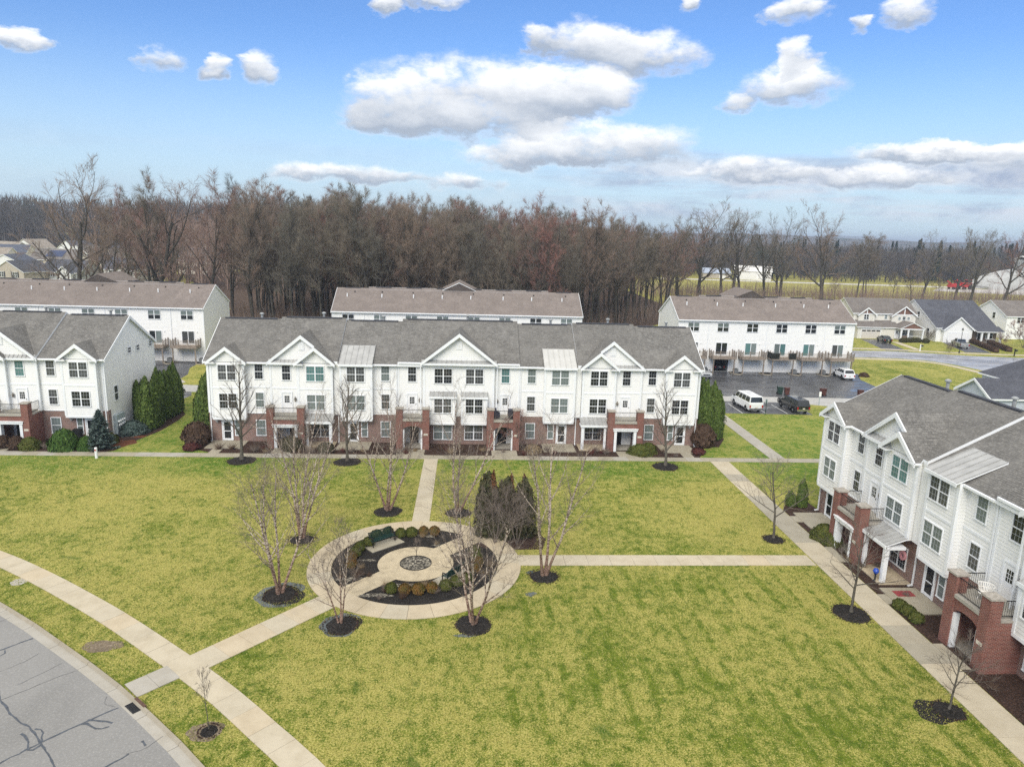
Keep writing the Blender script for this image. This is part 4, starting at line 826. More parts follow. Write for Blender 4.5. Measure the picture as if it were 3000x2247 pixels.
# planted islands between the garages, each with its air conditioner
ik = 0
def island(x, y, lab):
    t = thing('planter_island', lab, 'planter', (x, y, 0), 0, 'kerbed islands between the garages')
    k = 14; pts = [(1.05 * math.cos(math.pi + math.pi * i / k), -2.4 + 2.0 + 1.75 * math.sin(math.pi + math.pi * i / k) - .4) for i in range(k + 1)]; mb = MB()
    for (a, b), (c, d) in zip(pts, pts[1:]): mb.prism([(a, b, .13), (c, d, .13), (c * .86, d * .93, .13), (a * .86, b * .93, .13)], (0, 0, -.14))
    mb.build('kerb', 'kerb_conc', t); MB().face([(a * .87, b * .93, .05) for a, b in pts] + [(.9, -.05, .05), (-.9, -.05, .05)]).build('bed', 'mulch_black', t)
def ac_unit(x, y, lab):
    t = thing('air_conditioner', lab, 'air conditioner', (x, y, .05), 0, 'air conditioners in the islands')
    MB().box(-.36, .36, -.36, .36, 0, .72).build('cabinet', 'ac_grey', t); fm = cached('acfin', lambda: MB().box(-.35, .35, -.385, -.36, 0, .03).mesh('fin', ['vent_grey']))
    for k in range(7): link('fin', fm, t, (0, 0, .08 + .09 * k))
    MB().lathe([(.28, 0), (.28, .03), (.1, .05)], 12).build('fan_grille', 'black_plastic', t, (0, 0, .72))
for k in range(1, 6):
    island(34.95 + 5.02 * k, 115.5, 'mulched island by the ' + ORD[k - 1] + ' garage joint of the row with six decks')
    if k in (2, 4, 5): ac_unit(34.95 + 5.02 * k - .1, 114.5, 'grey air conditioner by the ' + ORD[k - 1] + ' garage joint of the row with six decks')
for k, x in enumerate((-42.5, -47.5)):
    island(x, 116.2, ('mulched island at the end corner of the back left row', 'mulched island between garages of the back left row')[k]); ac_unit(x - .1, 115.2, ('grey air conditioner at the end corner of the back left row', 'grey air conditioner between garages of the back left row')[k])

# ------------------------------------------------------------------ detached houses
def house(label, loc, rz, w, d, ze, rise, wall, roof, ridge='x', wins=(), extra=None, group='detached houses', ov=.35, sid=False, name='house'):
    """gabled box house, front on -y; wins = (x, z, w, h) on the front. > wall, roof, window"""
    root = thing(name, label, 'house', loc, rz, group)
    mb = MB()
    if ridge == 'x': poly = [(0, 0), (d, 0), (d, ze), (d / 2, ze + rise), (0, ze)]
    else: poly = [(-w / 2, 0), (w / 2, 0), (w / 2, ze), (0, ze + rise), (-w / 2, ze)]
    if ridge == 'x':
        for q in (-1, 1): mb.siding((q * w / 2, 0, 0), (0, 1, 0), poly, (q, 0, 0))
        mb.siding((-w / 2, 0, 0), (1, 0, 0), [(0, 0), (w, 0), (w, ze), (0, ze)], (0, -1, 0)); mb.siding((-w / 2, d, 0), (1, 0, 0), [(0, 0), (w, 0), (w, ze), (0, ze)], (0, 1, 0))
    else:
        mb.siding((0, 0, 0), (1, 0, 0), poly, (0, -1, 0)); mb.siding((0, d, 0), (1, 0, 0), poly, (0, 1, 0))
        for q in (-1, 1): mb.siding((q * w / 2, 0, 0), (0, 1, 0), [(0, 0), (d, 0), (d, ze), (0, ze)], (q, 0, 0))
    mb.build('wall', wall, root)
    for q in (-1, 1):
        mb = MB()
        if ridge == 'x':
            ye = d / 2 + q * (d / 2 + ov); zl = ze - rise / (d / 2) * ov; up_slab(mb, [(-w / 2 - ov, ye, zl + .12), (w / 2 + ov, ye, zl + .12), (w / 2 + ov, d / 2, ze + rise + .12), (-w / 2 - ov, d / 2, ze + rise + .12)], .2)
        else:
            xe = q * (w / 2 + ov); zl = ze - rise / (w / 2) * ov; up_slab(mb, [(xe, -ov, zl + .12), (xe, d + ov, zl + .12), (0, d + ov, ze + rise + .12), (0, -ov, ze + rise + .12)], .2)
        mb.build('roof', [roof, 'white_trim'], root)
    for x, z, ww, hh in wins: window(root, x, z, -.03, ww, hh, 2 if ww > 1.2 else 1, None, rw.choice(('pane_dark', 'pane_curtain')))
    return root
def wing_gable(root, xc, hw, y0, y1, ze, rise, wall, roof, face=None, nm='wing'):
    """front-facing gabled wing standing out to y0"""
    mb = MB(); poly = [(-hw, 0), (hw, 0), (hw, ze), (0, ze + rise), (-hw, ze)]; mb.siding((xc, y0, 0), (1, 0, 0), poly, (0, -1, 0))
    for q in (-1, 1): mb.siding((xc + q * hw, y0, 0), (0, 1, 0), [(0, 0), (y1 - y0, 0), (y1 - y0, ze), (0, ze)], (q, 0, 0))
    mb.build(nm + '_wall', wall, root); sl = rise / hw
    for q in (-1, 1):
        mb = MB(); up_slab(mb, [(xc + q * (hw + .35), y0 - .4, ze - .35 * sl + .1), (xc + q * (hw + .35), y1 + 2, ze - .35 * sl + .1), (xc, y1 + 2, ze + rise + .1), (xc, y0 - .4, ze + rise + .1)], .18); mb.build(nm + '_roof', [roof, 'white_trim'], root)
        pts = [(xc, y0 - .43, ze + rise + .12), (xc, y0 - .43, ze + rise - .2), (xc + q * (hw + .35), y0 - .43, ze - .35 * sl - .2), (xc + q * (hw + .35), y0 - .43, ze - .35 * sl + .12)]; MB().prism(pts if q < 0 else pts[::-1], (0, .05, 0)).build('rake_board', 'white_trim', root)
    if face: MB().face([(xc - hw * .86, y0 - .04, ze + rise * .12), (xc + hw * .86, y0 - .04, ze + rise * .12), (xc, y0 - .04, ze + rise * .95)]).build('shake_panel', face, root); MB().box(xc - .12, xc + .12, y0 - .07, y0 - .03, ze + rise * .1, ze + rise * .9).box(xc - hw, xc + hw, y0 - .08, y0 - .02, ze + .0, ze + .2).build('gable_trim', 'white_trim', root)
def garage(root, x, y, w_, mat='tan_panel', windows=True):
    g = MB().box(x - w_ / 2, x + w_ / 2, y - .06, y, .02, 2.15).build('garage_door', mat, root)
    for q in range(4): MB().box(x - w_ / 2 + .05, x + w_ / 2 - .05, y - .08, y - .06, .06 + .52 * q, .52 + .52 * q).build('panel', mat, g)
    if windows:
        for q in range(4): MB().box(x - w_ / 2 + .12 + q * w_ / 4, x - w_ / 2 + w_ / 4 - .12 + q * w_ / 4, y - .1, y - .08, 1.72, 2.0).build('pane', 'car_glass', g)
    MB().box(x - w_ / 2 - .14, x - w_ / 2, y - .1, y, 0, 2.3).box(x + w_ / 2, x + w_ / 2 + .14, y - .1, y, 0, 2.3).box(x - w_ / 2, x + w_ / 2, y - .1, y, 2.15, 2.3).build('garage_trim', 'white_trim', root)
rw = random.Random(4)
h1 = house('beige two-storey house with brown shake gables and a tan garage door', (98.4, 162.3, 0), 0, 15.2, 9.4, 5.8, 3.0, 'siding_beige', 'shingle_taupe')
wing_gable(h1, -4.6, 2.0, -.4, 3, 5.5, 1.5, 'siding_beige', 'shingle_taupe', 'brown_shake'); wing_gable(h1, 4.4, 2.9, -.6, 3, 5.4, 2.1, 'siding_beige', 'shingle_taupe', 'brown_shake', 'bay')
MB().siding((-7.5, -2.4, 0), (1, 0, 0), [(0, 0), (9.6, 0), (9.6, 2.75), (0, 2.75)], (0, -1, 0)).siding((-7.5, -2.4, 0), (0, 1, 0), [(0, 0), (2.4, 0), (2.4, 2.75), (0, 2.75)], (-1, 0, 0)).build('garage_wall', 'siding_beige', h1)
mb = MB(); up_slab(mb, [(-7.9, -2.8, 2.75), (2.4, -2.8, 2.75), (2.4, 0, 4.1), (-7.9, 0, 4.1)], .18); mb.build('garage_roof', ['shingle_taupe', 'white_trim'], h1)
garage(h1, -4.3, -2.42, 4.6); window(h1, -4.7, 4.3, -.45, 1.1, 1.1, 2, None, 'pane_dark'); window(h1, .3, 4.45, -.03, .6, .9, 1, None, 'pane_blind'); window(h1, 4.4, 4.35, -.65, .7, .75, 1, None, 'pane_dark'); window(h1, 3.3, 4.4, -.65, .6, .6, 1, None, 'pane_blind'); window(h1, 5.5, 4.4, -.65, .6, .6, 1, None, 'pane_blind')
for q in (-1, 1):
    mb = MB(); up_slab(mb, [(4.5 + q * 3.1, -4.6, 2.75), (4.5 + q * 3.1, -.3, 2.75), (4.5, -.3, 4.2), (4.5, -4.6, 4.2)], .16); mb.build('porch_roof', ['shingle_taupe', 'white_trim'], h1)
MB().face([(1.9, -4.4, 2.75), (7.1, -4.4, 2.75), (4.5, -4.4, 3.95)]).build('porch_gable', 'brown_shake', h1); MB().box(1.6, 7.4, -4.5, -4.35, 2.5, 2.74).build('porch_beam', 'white_trim', h1)
for x in (1.9, 3.6, 7.1): MB().box(x - .16, x + .16, -4.45, -4.15, 0, 2.5).build('porch_column', 'white_trim', h1)
railing(h1, (3.8, -4.3), (7.0, -4.3), .2, .85, .14, 'railing', 'white_trim', .04); MB().box(1.6, 7.4, -4.5, -.6, 0, .2).build('porch_floor', 'concrete_grey', h1); MB().box(2.1, 3.4, -4.3, -4.1, .2, 1.1).build('stone_base', 'porch_stone', h1); window(h1, 5.2, .8, -.65, 2.0, 1.5, 2, None, 'pane_blind'); door(h1, 2.0, .2, -2.43, .9, 2.05, 'nine')
h2 = house('white house with a slate-dark roof and columned side porch', (115.4, 157.2, 0), 0, 14.4, 19.2, 3.3, 5.5, 'siding', 'shingle_black')
wing_gable(h2, -2.6, 3.4, -.9, 3, 3.1, 2.7, 'siding', 'shingle_black'); garage(h2, -2.6, -.94, 4.8, 'garage_white', False)
mb = MB(); up_slab(mb, [(1.2, -2.0, 2.75), (7.9, -2.0, 2.75), (7.9, .3, 3.75), (1.2, .3, 3.75)], .18); mb.build('porch_roof', ['shingle_black', 'white_trim'], h2)
for x in (2.6, 4.2, 7.2): MB().box(x - .18, x + .18, -1.85, -1.5, 0, 2.6).build('porch_column', 'white_trim', h2)
MB().box(1.1, 7.4, -.06, -.03, .2, 2.75).build('stone_front', 'porch_stone', h2); railing(h2, (4.4, -1.65), (7.0, -1.65), .2, .8, .14, 'railing', 'white_trim', .04); MB().box(1.2, 7.5, -2.0, -.1, 0, .2).build('porch_floor', 'concrete_grey', h2); door(h2, 3.2, .2, -.08, .9, 2.05, 'dark'); window(h2, 5.6, .9, -.08, 1.6, 1.4, 2, None, 'pane_dark')
for q, z, h in ((3.0, 1.2, 1.5), (7.4, 4.6, 1.5), (11.4, 1.2, 1.5)): window(h2, -7.23, z, q, .9, h, 1, None, 'pane_dark', rz=-math.pi / 2)
h3 = house('white house at the right edge beyond the slate-roofed one', (136.6, 164, 0), 0, 13, 12, 5.6, 3.2, 'siding', 'shingle_taupe')
window(h3, -6.53, 4.6, 4.4, .9, 1.4, 1, None, 'pane_dark', rz=-math.pi / 2); window(h3, -6.53, 1.2, 7.6, .9, 1.4, 1, None, 'pane_dark', rz=-math.pi / 2); window(h3, -3, 4.0, -.03, 1.7, 1.4, 2, None, 'pane_dark')
h4 = house('grey-sided house with a charcoal roof behind the near row', (72.0, 81.1, 0), 0, 15.6, 6.1, 3.95, 1.75, 'siding_grey', 'shingle_black')
mb = MB(); up_slab(mb, [(-1.0, 3.0, 4.9), (14, 3.0, 4.9), (14, 7.5, 8.4), (4.4, 7.5, 8.4)], .2); up_slab(mb, [(-1.0, 3.0, 4.9), (4.4, 7.5, 8.4), (-1.0, 12, 4.9)], .2); up_slab(mb, [(-1.0, 12.0, 4.9), (14, 12.0, 4.9), (14, 7.5, 8.4), (4.4, 7.5, 8.4)], .2); mb.build('hip_roof', ['shingle_black', 'white_trim'], h4); MB().box(-.6, 13.6, 6.3, 11.6, 0, 4.8).build('main_wall', 'siding_grey', h4)
MB().box(-7.95, -7.75, -.12, .06, 0, 3.95).build('corner_board', 'white_trim', h4); MB().box(-7.95, -7.75, 6.04, 6.2, 0, 3.95).build('corner_board', 'white_trim', h4)
for q in (-1, 1): MB().prism([(-8.2, 3.05 + q * 3.4, 3.78), (-8.2, 3.05, 5.82), (-8.2, 3.05, 5.5), (-8.2, 3.05 + q * 3.4, 3.46)], (.05, 0, 0)).build('rake_board', 'white_trim', h4)
# the estate seen through the trees on the far left
r7 = random.Random(17)
LH = [(-143, 232, 12, 10, 5.4, 3.2, 'house_tan', 'shingle_black', 'y', 'tan gabled house with dark shutters at the left edge behind the roofs'), (-131, 238, 15, 10, 5.2, 3.6, 'house_grey', 'shingle_black', 'x', 'grey house with dark roof and small white gable in the estate'), (-139, 270, 17, 12, 5.6, 3.6, 'house_cream', 'roof_dark', 'y', 'pale gabled house with shuttered windows behind the forked tree'), (-121, 256, 15, 11, 5.2, 3.6, 'house_white', 'roof_slate', 'x', 'white house with slate roof low behind the forked tree'),
      (-188, 286, 20, 13, 5.6, 4.6, 'house_cream', 'roof_tan', 'x', 'house with a broad tan roof on the left edge of the estate'), (-168, 300, 18, 12, 5.6, 4.0, 'house_tan', 'roof_mid', 'x', 'house with solar panels on its brown roof'), (-150, 322, 16, 12, 5.8, 4.0, 'house_cream', 'roof_mid', 'x', 'brown-roofed house with a small white gable in the middle of the estate'),
      (-238, 402, 15, 12, 6, 4.4, 'house_white', 'roof_tan', 'y', 'white gabled house farthest left in the estate with paired windows'), (-214, 398, 15, 12, 6, 4.2, 'house_white', 'roof_slate', 'y', 'white gabled house beside the farthest left house'), (-190, 408, 22, 12, 6, 4.4, 'house_cream', 'roof_slate', 'x', 'long slate-roofed house with tan ridge in the estate'), (-168, 402, 16, 12, 6, 4.2, 'house_tan', 'roof_tan', 'x', 'tan-roofed house right of the long slate roof'),
      (-140, 395, 15, 12, 6, 4.4, 'house_cream', 'roof_mid', 'y', 'cream gable glimpsed between the tall trunks'), (-118, 318, 16, 12, 5.6, 4.0, 'house_cream', 'roof_mid', 'x', 'brown roof glimpsed through the edge of the wood'), (-108, 352, 16, 12, 5.6, 4.0, 'house_white', 'roof_slate', 'y', 'white gable glimpsed deep between the trunks'),
      (-160, 258, 15, 11, 5.4, 3.8, 'house_white', 'roof_slate', 'y', 'white gabled house with slate roof behind the tan house'), (-205, 330, 18, 12, 5.6, 4.2, 'house_cream', 'roof_slate', 'x', 'slate-roofed house behind the broad tan roof'), (-183, 348, 16, 12, 5.6, 4.2, 'house_white', 'roof_mid', 'y', 'white brown-roofed gable behind the house with solar panels'), (-128, 292, 15, 11, 5.4, 3.8, 'house_cream', 'roof_tan', 'x', 'tan-roofed house right of the shuttered house'), (-226, 362, 16, 12, 5.8, 4.2, 'house_tan', 'roof_tan', 'x', 'tan house at the left edge before the farthest row'), (-132, 352, 15, 11, 5.8, 4.2, 'house_white', 'roof_slate', 'x', 'white house with slate roof in the middle rows of the estate')]
for i, (x, y, w_, d_, ze, ri, wl, rf, rg_, lb) in enumerate(LH):
    rw = random.Random(i); h = house(lb, (x, y, 0), rad(r7.uniform(-24, -12) if i < 4 else r7.uniform(-30, 5)), w_, d_, ze, ri, wl, rf, rg_, [(-w_ * .22, 3.7, 1.7, 1.5), (w_ * .22, 3.7, 1.7, 1.5), (-w_ * .25, .9, 1.7, 1.5)], group='houses of the estate behind the left rows')
    if i in (0, 1, 2, 7):
        for q in (-w_ * .22, w_ * .22):
            for s in (-1, 1): MB().box(q + s * 1.2 - .22, q + s * 1.2 + .22, -.08, -.03, 3.6, 5.3).build('shutter', 'shutter', h)
    if i in (1, 3, 6): wing_gable(h, w_ * .2, 2.6, -1.5, 3, ze - .2, 2.2, 'house_white', rf)
    if i == 5: MB().prism([(-3, d_ * .12, ze + ri * .24 + .28), (4, d_ * .12, ze + ri * .24 + .28), (4, d_ * .4, ze + ri * .8 + .28), (-3, d_ * .4, ze + ri * .8 + .28)], (0, 0, -.08)).build('solar_panel', 'solar', h)
# ------------------------------------------------------------------ vehicles
def vehicle(label, cat, loc, rz, L, W, top, gh, pillars, paint, wheels, R=.34, rim='rim', sill=.28, roofx=None, bed=None, group=None, name='parked_car', plate=True, cladding=None):
    """top: outline (x, z) of the lower body from tail to nose; gh: greenhouse (x rear foot, x rear roof, x front roof, x front foot, z belt, z roof); front is +x"""
    root = thing(name, label, cat, loc, rz, group); hw = W / 2
    low = []; xr, xf = wheels
    low.append((top[0][0] + .04, sill + .08))
    for xc in (xr, xf):
        low += [(xc - math.cos(math.pi * i / 8) * (R + .07), max(sill, R + math.sin(math.pi * i / 8) * (R + .07))) for i in range(9)]
    low.append((top[-1][0] - .05, sill + .06)); out = low + list(reversed(top)); n = len(out); mb = MB(); inset = lambda z: hw - max(0, (z - .75)) * .06 - (.05 if z < sill + .1 else 0)
    pl = [(x, -inset(z), z) for x, z in out]; pr = [(x, inset(z), z) for x, z in out]
    b = len(mb.v); mb.v += pl + pr; mb.f.append(tuple(b + i for i in range(n))); mb.m.append(0); mb.f.append(tuple(b + n + i for i in reversed(range(n)))); mb.m.append(0)
    for i in range(n): j = (i + 1) % n; mb.f.append((b + j, b + i, b + n + i, b + n + j)); mb.m.append(0)
    x0, x1, x2, x3, zb, zr = gh; wb, wr = hw - .06, hw - .2
    if True:
        A = [(x0, -wb, zb - .03), (x3, -wb, zb - .03), (x3, wb, zb - .03), (x0, wb, zb - .03)]; Bq = [(x1, -wr, zr), (x2, -wr, zr), (x2, wr, zr), (x1, wr, zr)]
        rise = .05; C_ = [(x1 + .15, -wr + .18, zr + rise), (x2 - .2, -wr + .18, zr + rise), (x2 - .2, wr - .18, zr + rise), (x1 + .15, wr - .18, zr + rise)]
        for i in range(4):
            j = (i + 1) % 4; mb.face([A[i], A[j], Bq[j], Bq[i]]); mb.face([Bq[i], Bq[j], C_[j], C_[i]])
        mb.face(C_)
    body = mb.build('body', paint, root); md = body.modifiers.new('bevel', 'BEVEL'); md.width = .045; md.segments = 2; md.limit_method = 'ANGLE'; md.angle_limit = rad(28)
    def side_pt(x_f, v, s):     # x fraction along the belt, v height fraction
        xa = x0 + (x1 - x0) * v; xb = x3 + (x2 - x3) * v; wv = wb + (wr - wb) * v + .008; return (xa + (xb - xa) * x_f, s * wv, zb + (zr - zb) * v)
    for s in (-1, 1):
        for a, c in zip(pillars, pillars[1:]):
            if c - a < .02: continue
            q = [side_pt(a + .015, .1, s), side_pt(c - .015, .1, s), side_pt(c - .015, .88, s), side_pt(a + .015, .88, s)]; MB().face(q if s < 0 else q[::-1]).build('side_window', 'car_glass', root)
    def end_glass(xb_, xt, nm):
        d = 1 if xb_ > xt else -1; v0, v1 = .1, .9; f_ = lambda v: (xb_ + (xt - xb_) * v + d * .01, zb + (zr - zb) * v); (a, za), (c, zc) = f_(v0), f_(v1); w0, w1 = wb + (wr - wb) * v0 - .08, wb + (wr - wb) * v1 - .08
        q = [(a, -w0, za), (a, w0, za), (c, w1, zc), (c, -w1, zc)]; MB().face(q if d > 0 else q[::-1]).build(nm, 'car_glass', root)
    end_glass(x3, x2, 'windscreen'); end_glass(x0, x1, 'rear_window')
    tm = cached(('ty', R), lambda: MB().lathe([(R * .6, -.11), (R * .97, -.11), (R, -.07), (R, .07), (R * .97, .11), (R * .6, .11)], 20).mesh('tyre', ['tyre'])); rm = cached(('ri', R, rim), lambda: MB().lathe([(.04, -.125), (R * .2, -.12), (R * .62, -.09), (R * .62, .09), (R * .2, .12), (.04, .125)], 10).mesh('rim', [rim]))
    for xc in wheels:
        for s in (-1, 1):
            wh = link('wheel', None, root, (xc, s * (hw - .12), R)); wh.rotation_euler = (math.pi / 2, 0, 0); link('tyre', tm, wh); link('rim', rm, wh)
    zt = top[0][1]; xt = top[0][0]; xn = top[-1][0]; zn = top[-1][1]
    for s in (-1, 1):
        y0, y1 = sorted((s * (hw - .34), s * (hw - .05))); MB().box(xt - .02, xt + .1, s * (hw - .16) - .09, s * (hw - .16) + .09, zt - .42, zt - .08).build('tail_light', 'lamp_red', root); MB().box(xn - .1, xn + .02, y0, y1, zn - .2, zn - .04).build('headlight', 'lamp_clear', root)
        MB().box(x3 - .35, x3 - .15, min(s * (hw + .0), s * (hw + .18)), max(s * (hw + .0), s * (hw + .18)), zb + .02, zb + .18).build('mirror', 'black_plastic', root)
    MB().box(xt - .07, xt + .12, -hw + .08, hw - .08, sill + .1, sill + .32).build('rear_bumper', cladding or paint, root); MB().box(xn - .12, xn + .07, -hw + .08, hw - .08, sill + .08, sill + .32).build('front_bumper', cladding or paint, root)
    MB().box(xn - .02, xn + .03, -hw + .42, hw - .42, zn - .28, zn - .06).build('grille', 'black_plastic', root)
    if plate: MB().box(xt - .085, xt - .06, -.16, .16, sill + .36, sill + .5).build('licence_plate', 'plaque', root)
    if bed:
        a, c, zf = bed; MB().box(a, c, -hw + .12, hw - .12, zf, zf + .02).build('cargo_bed', 'black_plastic', root)
    return root
R9 = rad(90)
vn = vehicle('white passenger van parked in the bay beside the dark pickup', 'van', (37.35, 90.35, 0), rad(94), 5.6, 2.0, [(-2.8, 1.1), (-2.78, 1.3), (1.75, 1.3), (2.55, 1.12), (2.8, .9)], (-2.78, -2.62, 1.15, 1.9, 1.3, 2.12), (.02, .30, .55, .76, .99), 'car_white', (-1.75, 1.8), .37, name='passenger_van', cladding='ac_grey')
pk = vehicle('black pickup with a covered bed parked beside the white van', 'pickup truck', (43.5, 89.75, 0), rad(93), 5.4, 1.9, [(-2.7, 1.05), (-2.66, 1.15), (1.2, 1.15), (2.45, 1.08), (2.7, .85)], (-2.66, -2.4, .65, 1.35, 1.15, 1.78), (.04, .42, .48, .72, .97), 'car_black', (-1.65, 1.7), .38, 'rim', .34, name='pickup_truck', cladding='chrome')
vehicle('white hatchback sport utility car at the far right garage', 'car', (62.2, 112.0, 0), rad(88), 4.5, 1.85, [(-2.2, .95), (-2.16, 1.08), (.9, 1.06), (2.05, .95), (2.25, .75)], (-2.1, -1.75, .15, 1.0, 1.05, 1.66), (.12, .38, .66, .95), 'car_white', (-1.3, 1.35), .36, 'rim_dark')
vehicle('silver sport utility car mostly hidden behind the long row and evergreens', 'car', (38.1, 111.4, 0), rad(-88), 4.6, 1.85, [(-2.2, .95), (-2.16, 1.08), (.9, 1.06), (2.05, .95), (2.25, .78)], (-2.1, -1.75, .15, 1.0, 1.05, 1.68), (.12, .38, .66, .95), 'car_silver', (-1.3, 1.35), .36)
vehicle('dark car inside the open garage', 'car', (42.7, 118.2, 0), R9, 4.5, 1.8, [(-2.2, .95), (-2.16, 1.05), (.9, 1.04), (2.05, .95), (2.25, .75)], (-2.1, -1.75, .15, 1.0, 1.03, 1.6), (.12, .38, .66, .95), 'car_black', (-1.3, 1.35), .34)
vehicle('dark teal sedan in the driveway of the beige house', 'car', (94.6, 154.9, 0), rad(80), 4.7, 1.82, [(-2.35, .92), (-2.2, 1.02), (-1.5, 1.05), (1.0, .98), (2.1, .82), (2.35, .65)], (-1.7, -1.05, .3, 1.15, 1.0, 1.46), (.1, .46, .92), 'car_teal', (-1.4, 1.4), .33)
vehicle('silver pickup with an open bed in the driveway of the slate-roofed house', 'pickup truck', (108.7, 149.4, 0), rad(72), 5.8, 2.0, [(-2.9, 1.12), (-2.86, 1.2), (-.72, 1.2), (1.3, 1.2), (2.7, 1.12), (2.9, .9)], (-.72, -.55, .75, 1.4, 1.2, 1.85), (.03, .47, .96), 'car_silver', (-1.75, 1.85), .4, bed=(-2.78, -.85, 1.205), name='pickup_truck', cladding='chrome')
# far red farm machinery beside the big pale storage building
for k, (x, y, s) in enumerate(((243, 345, 1.0), (249.5, 346.5, 1.15))):
    t = thing('farm_machine', ('smaller red farm machine by the pale storage building', 'larger red farm machine by the pale storage building')[k], 'farm machine', (x, y, 0), rad(10), 'red machines in the far yard'); t.scale = (s, s, s)
    MB().box(-2.6, 2.6, -1.3, 1.3, 1.0, 2.9).box(-3.4, -2.6, -1.1, 1.1, 1.2, 2.2).build('body', 'machine_red', t); MB().box(.8, 2.4, -1.1, 1.1, 2.9, 4.2).build('cab', 'machine_red', t); MB().box(.75, 2.45, -1.15, 1.15, 3.2, 4.0).build('cab_window', 'car_glass', t); MB().bar((-2.2, 0, 2.9), (-4.6, 0, 4.2), .4).build('spout', 'machine_red', t)
    for xx, r in ((-1.7, .7), (1.6, 1.0)):
        for q in (-1, 1): o = MB().lathe([(r * .5, -.2), (r, -.2), (r, .2), (r * .5, .2)], 14).build('wheel', 'tyre', t, (xx, q * 1.35, r)); o.rotation_euler = (R9, 0, 0)

# ------------------------------------------------------------------ small things
def bin_(label, x, y, rz, mat):
    t = thing('wheeled_bin', label, 'bin', (x, y, 0), rz, 'wheeled bins at the alley')
    b0 = [(-.26, -.30), (.26, -.30), (.26, .30), (-.26, .30)]; b1 = [(-.33, -.38), (.33, -.38), (.33, .38), (-.33, .38)]; mb = MB(); A_ = [(x_, y_, .06) for x_, y_ in b0]; B_ = [(x_, y_, 1.02) for x_, y_ in b1]
    for i in range(4): j = (i + 1) % 4; mb.face([A_[i], A_[j], B_[j], B_[i]])
    mb.face(A_[::-1]); mb.face(B_); mb.build('tub', mat, t); MB().prism([(-.36, -.42, 1.05), (.36, -.42, 1.05), (.36, .42, 1.13), (-.36, .42, 1.13)], (0, 0, -.06)).build('lid', mat, t); MB().bar((-.25, .47, 1.0), (.25, .47, 1.0), .05).build('handle', mat, t)
    for q in (-1, 1): o = MB().lathe([(.05, -.04), (.13, -.04), (.13, .04), (.05, .04)], 10).build('wheel', 'tyre', t, (q * .3, .3, .13)); o.rotation_euler = (0, R9, 0)
    return t
bin_('dark green wheeled bin beside a brown one at the alley', 45.7, 98.9, rad(80), 'bin_green'); bin_('brown wheeled bin beside the green one at the alley', 46.55, 98.5, rad(170), 'bin_brown'); bin_('brown wheeled bin standing alone near the alley post', 51.9, 98.3, rad(195), 'bin_brown'); bin_('brown wheeled bin nearest the near row roof', 57.2, 97.7, rad(175), 'bin_brown')
for k, (x, y, h, lb) in enumerate(((-40.3, 72.2, .8, 'low black storage tub against the brick behind the green bush'), (-39.6, 72.3, 1.05, 'tall black storage tub beside the blue spruce'))):
    t = thing('storage_tub', lb, 'tub', (x, y, .075)); MB().box(-.32, .32, -.28, .28, 0, h).build('tub', 'black_plastic', t); MB().box(-.36, .36, -.32, .32, h, h + .07).build('lid', 'black_plastic', t)
def bench(label, loc, rz):
    t = thing('park_bench', label, 'bench', loc, rz, 'benches in the round bed'); sm = cached('bslat', lambda: MB().box(-.018, .018, 0, .44, 0, .02).mesh('seat_slat', ['bench_green'])); bm = cached('bback', lambda: MB().box(-.018, .018, 0, .02, 0, .46).mesh('back_slat', ['bench_green']))
    for k in range(27):
        x = -.94 + k * .0723; link('seat_slat', sm, t, (x, -.22, .44)); o = link('back_slat', bm, t, (x, .23, .47)); o.rotation_euler = (rad(-14), 0, 0)
    MB().bar((-.98, -.22, .44), (.98, -.22, .44), .04).bar((-.98, .22, .44), (.98, .22, .44), .04).bar((-.98, .34, .92), (.98, .34, .92), .05).build('frame', 'bench_green', t)
    for q in (-.92, .92): MB().bar((q, -.24, 0), (q, -.18, .66), .05).bar((q, .32, 0), (q, .22, .5), .05).bar((q, .22, .5), (q, .34, .93), .05).bar((q, -.2, .66), (q, .27, .64), .05).build('end_frame', 'iron', t)
    return t
def polar(r, a): return (RC[0] + r * math.cos(rad(a)), RC[1] + r * math.sin(rad(a)))
for k, (a, lb, rr) in enumerate(((130.5, 'dark green slatted bench facing the gravel round from its far side', 4.05), (-39, 'dark slatted bench on the near right side of the gravel round', 3.45))):
    x, y = polar(rr - .25, a); rz = rad(a - 90); o = MB().box(-1.35, 1.35, -.62, .6, -.02, .055).build('bench_pad', 'concrete_wet', None, (x, y, 0), rz, label=('concrete pad under the far bench', 'concrete pad under the near bench')[k], cat='pad'); bench(lb, (*polar(rr - .05, a), .055), rz)
# balcony furniture and door-side things of the near row
def lattice_chair(loc, rz, label):
    t = thing('garden_chair', label, 'chair', loc, rz); seat = MB().lathe([(.05, .42), (.28, .40), (.30, .42), (.28, .44)], 14).build('seat', 'resin_white', t)
    mb = MB(); n = 14
    for i in range(n):
        a = math.pi * 1.0 * i / (n - 1); mb.bar((.28 * math.cos(a), .28 * math.sin(a), .42), (.42 * math.cos(a), .42 * math.sin(a), .9), .03)
        if i: b = math.pi * (i - 1) / (n - 1); mb.bar((.42 * math.cos(b), .42 * math.sin(b), .9), (.42 * math.cos(a), .42 * math.sin(a), .9), .045).bar((.35 * math.cos(b), .35 * math.sin(b), .66), (.35 * math.cos(a), .35 * math.sin(a), .66), .03)
    mb.build('backrest', 'resin_white', t)
    for a in (45, 135, 225, 315): MB().bar((.2 * math.cos(rad(a)), .2 * math.sin(rad(a)), .42), (.3 * math.cos(rad(a)), .3 * math.sin(rad(a)), 0), .045, k=6).build('leg', 'resin_white', t)
lattice_chair((28.35, 33.9, 3.23), rad(-70), 'white lattice-backed chair on the brick balcony of the near row')
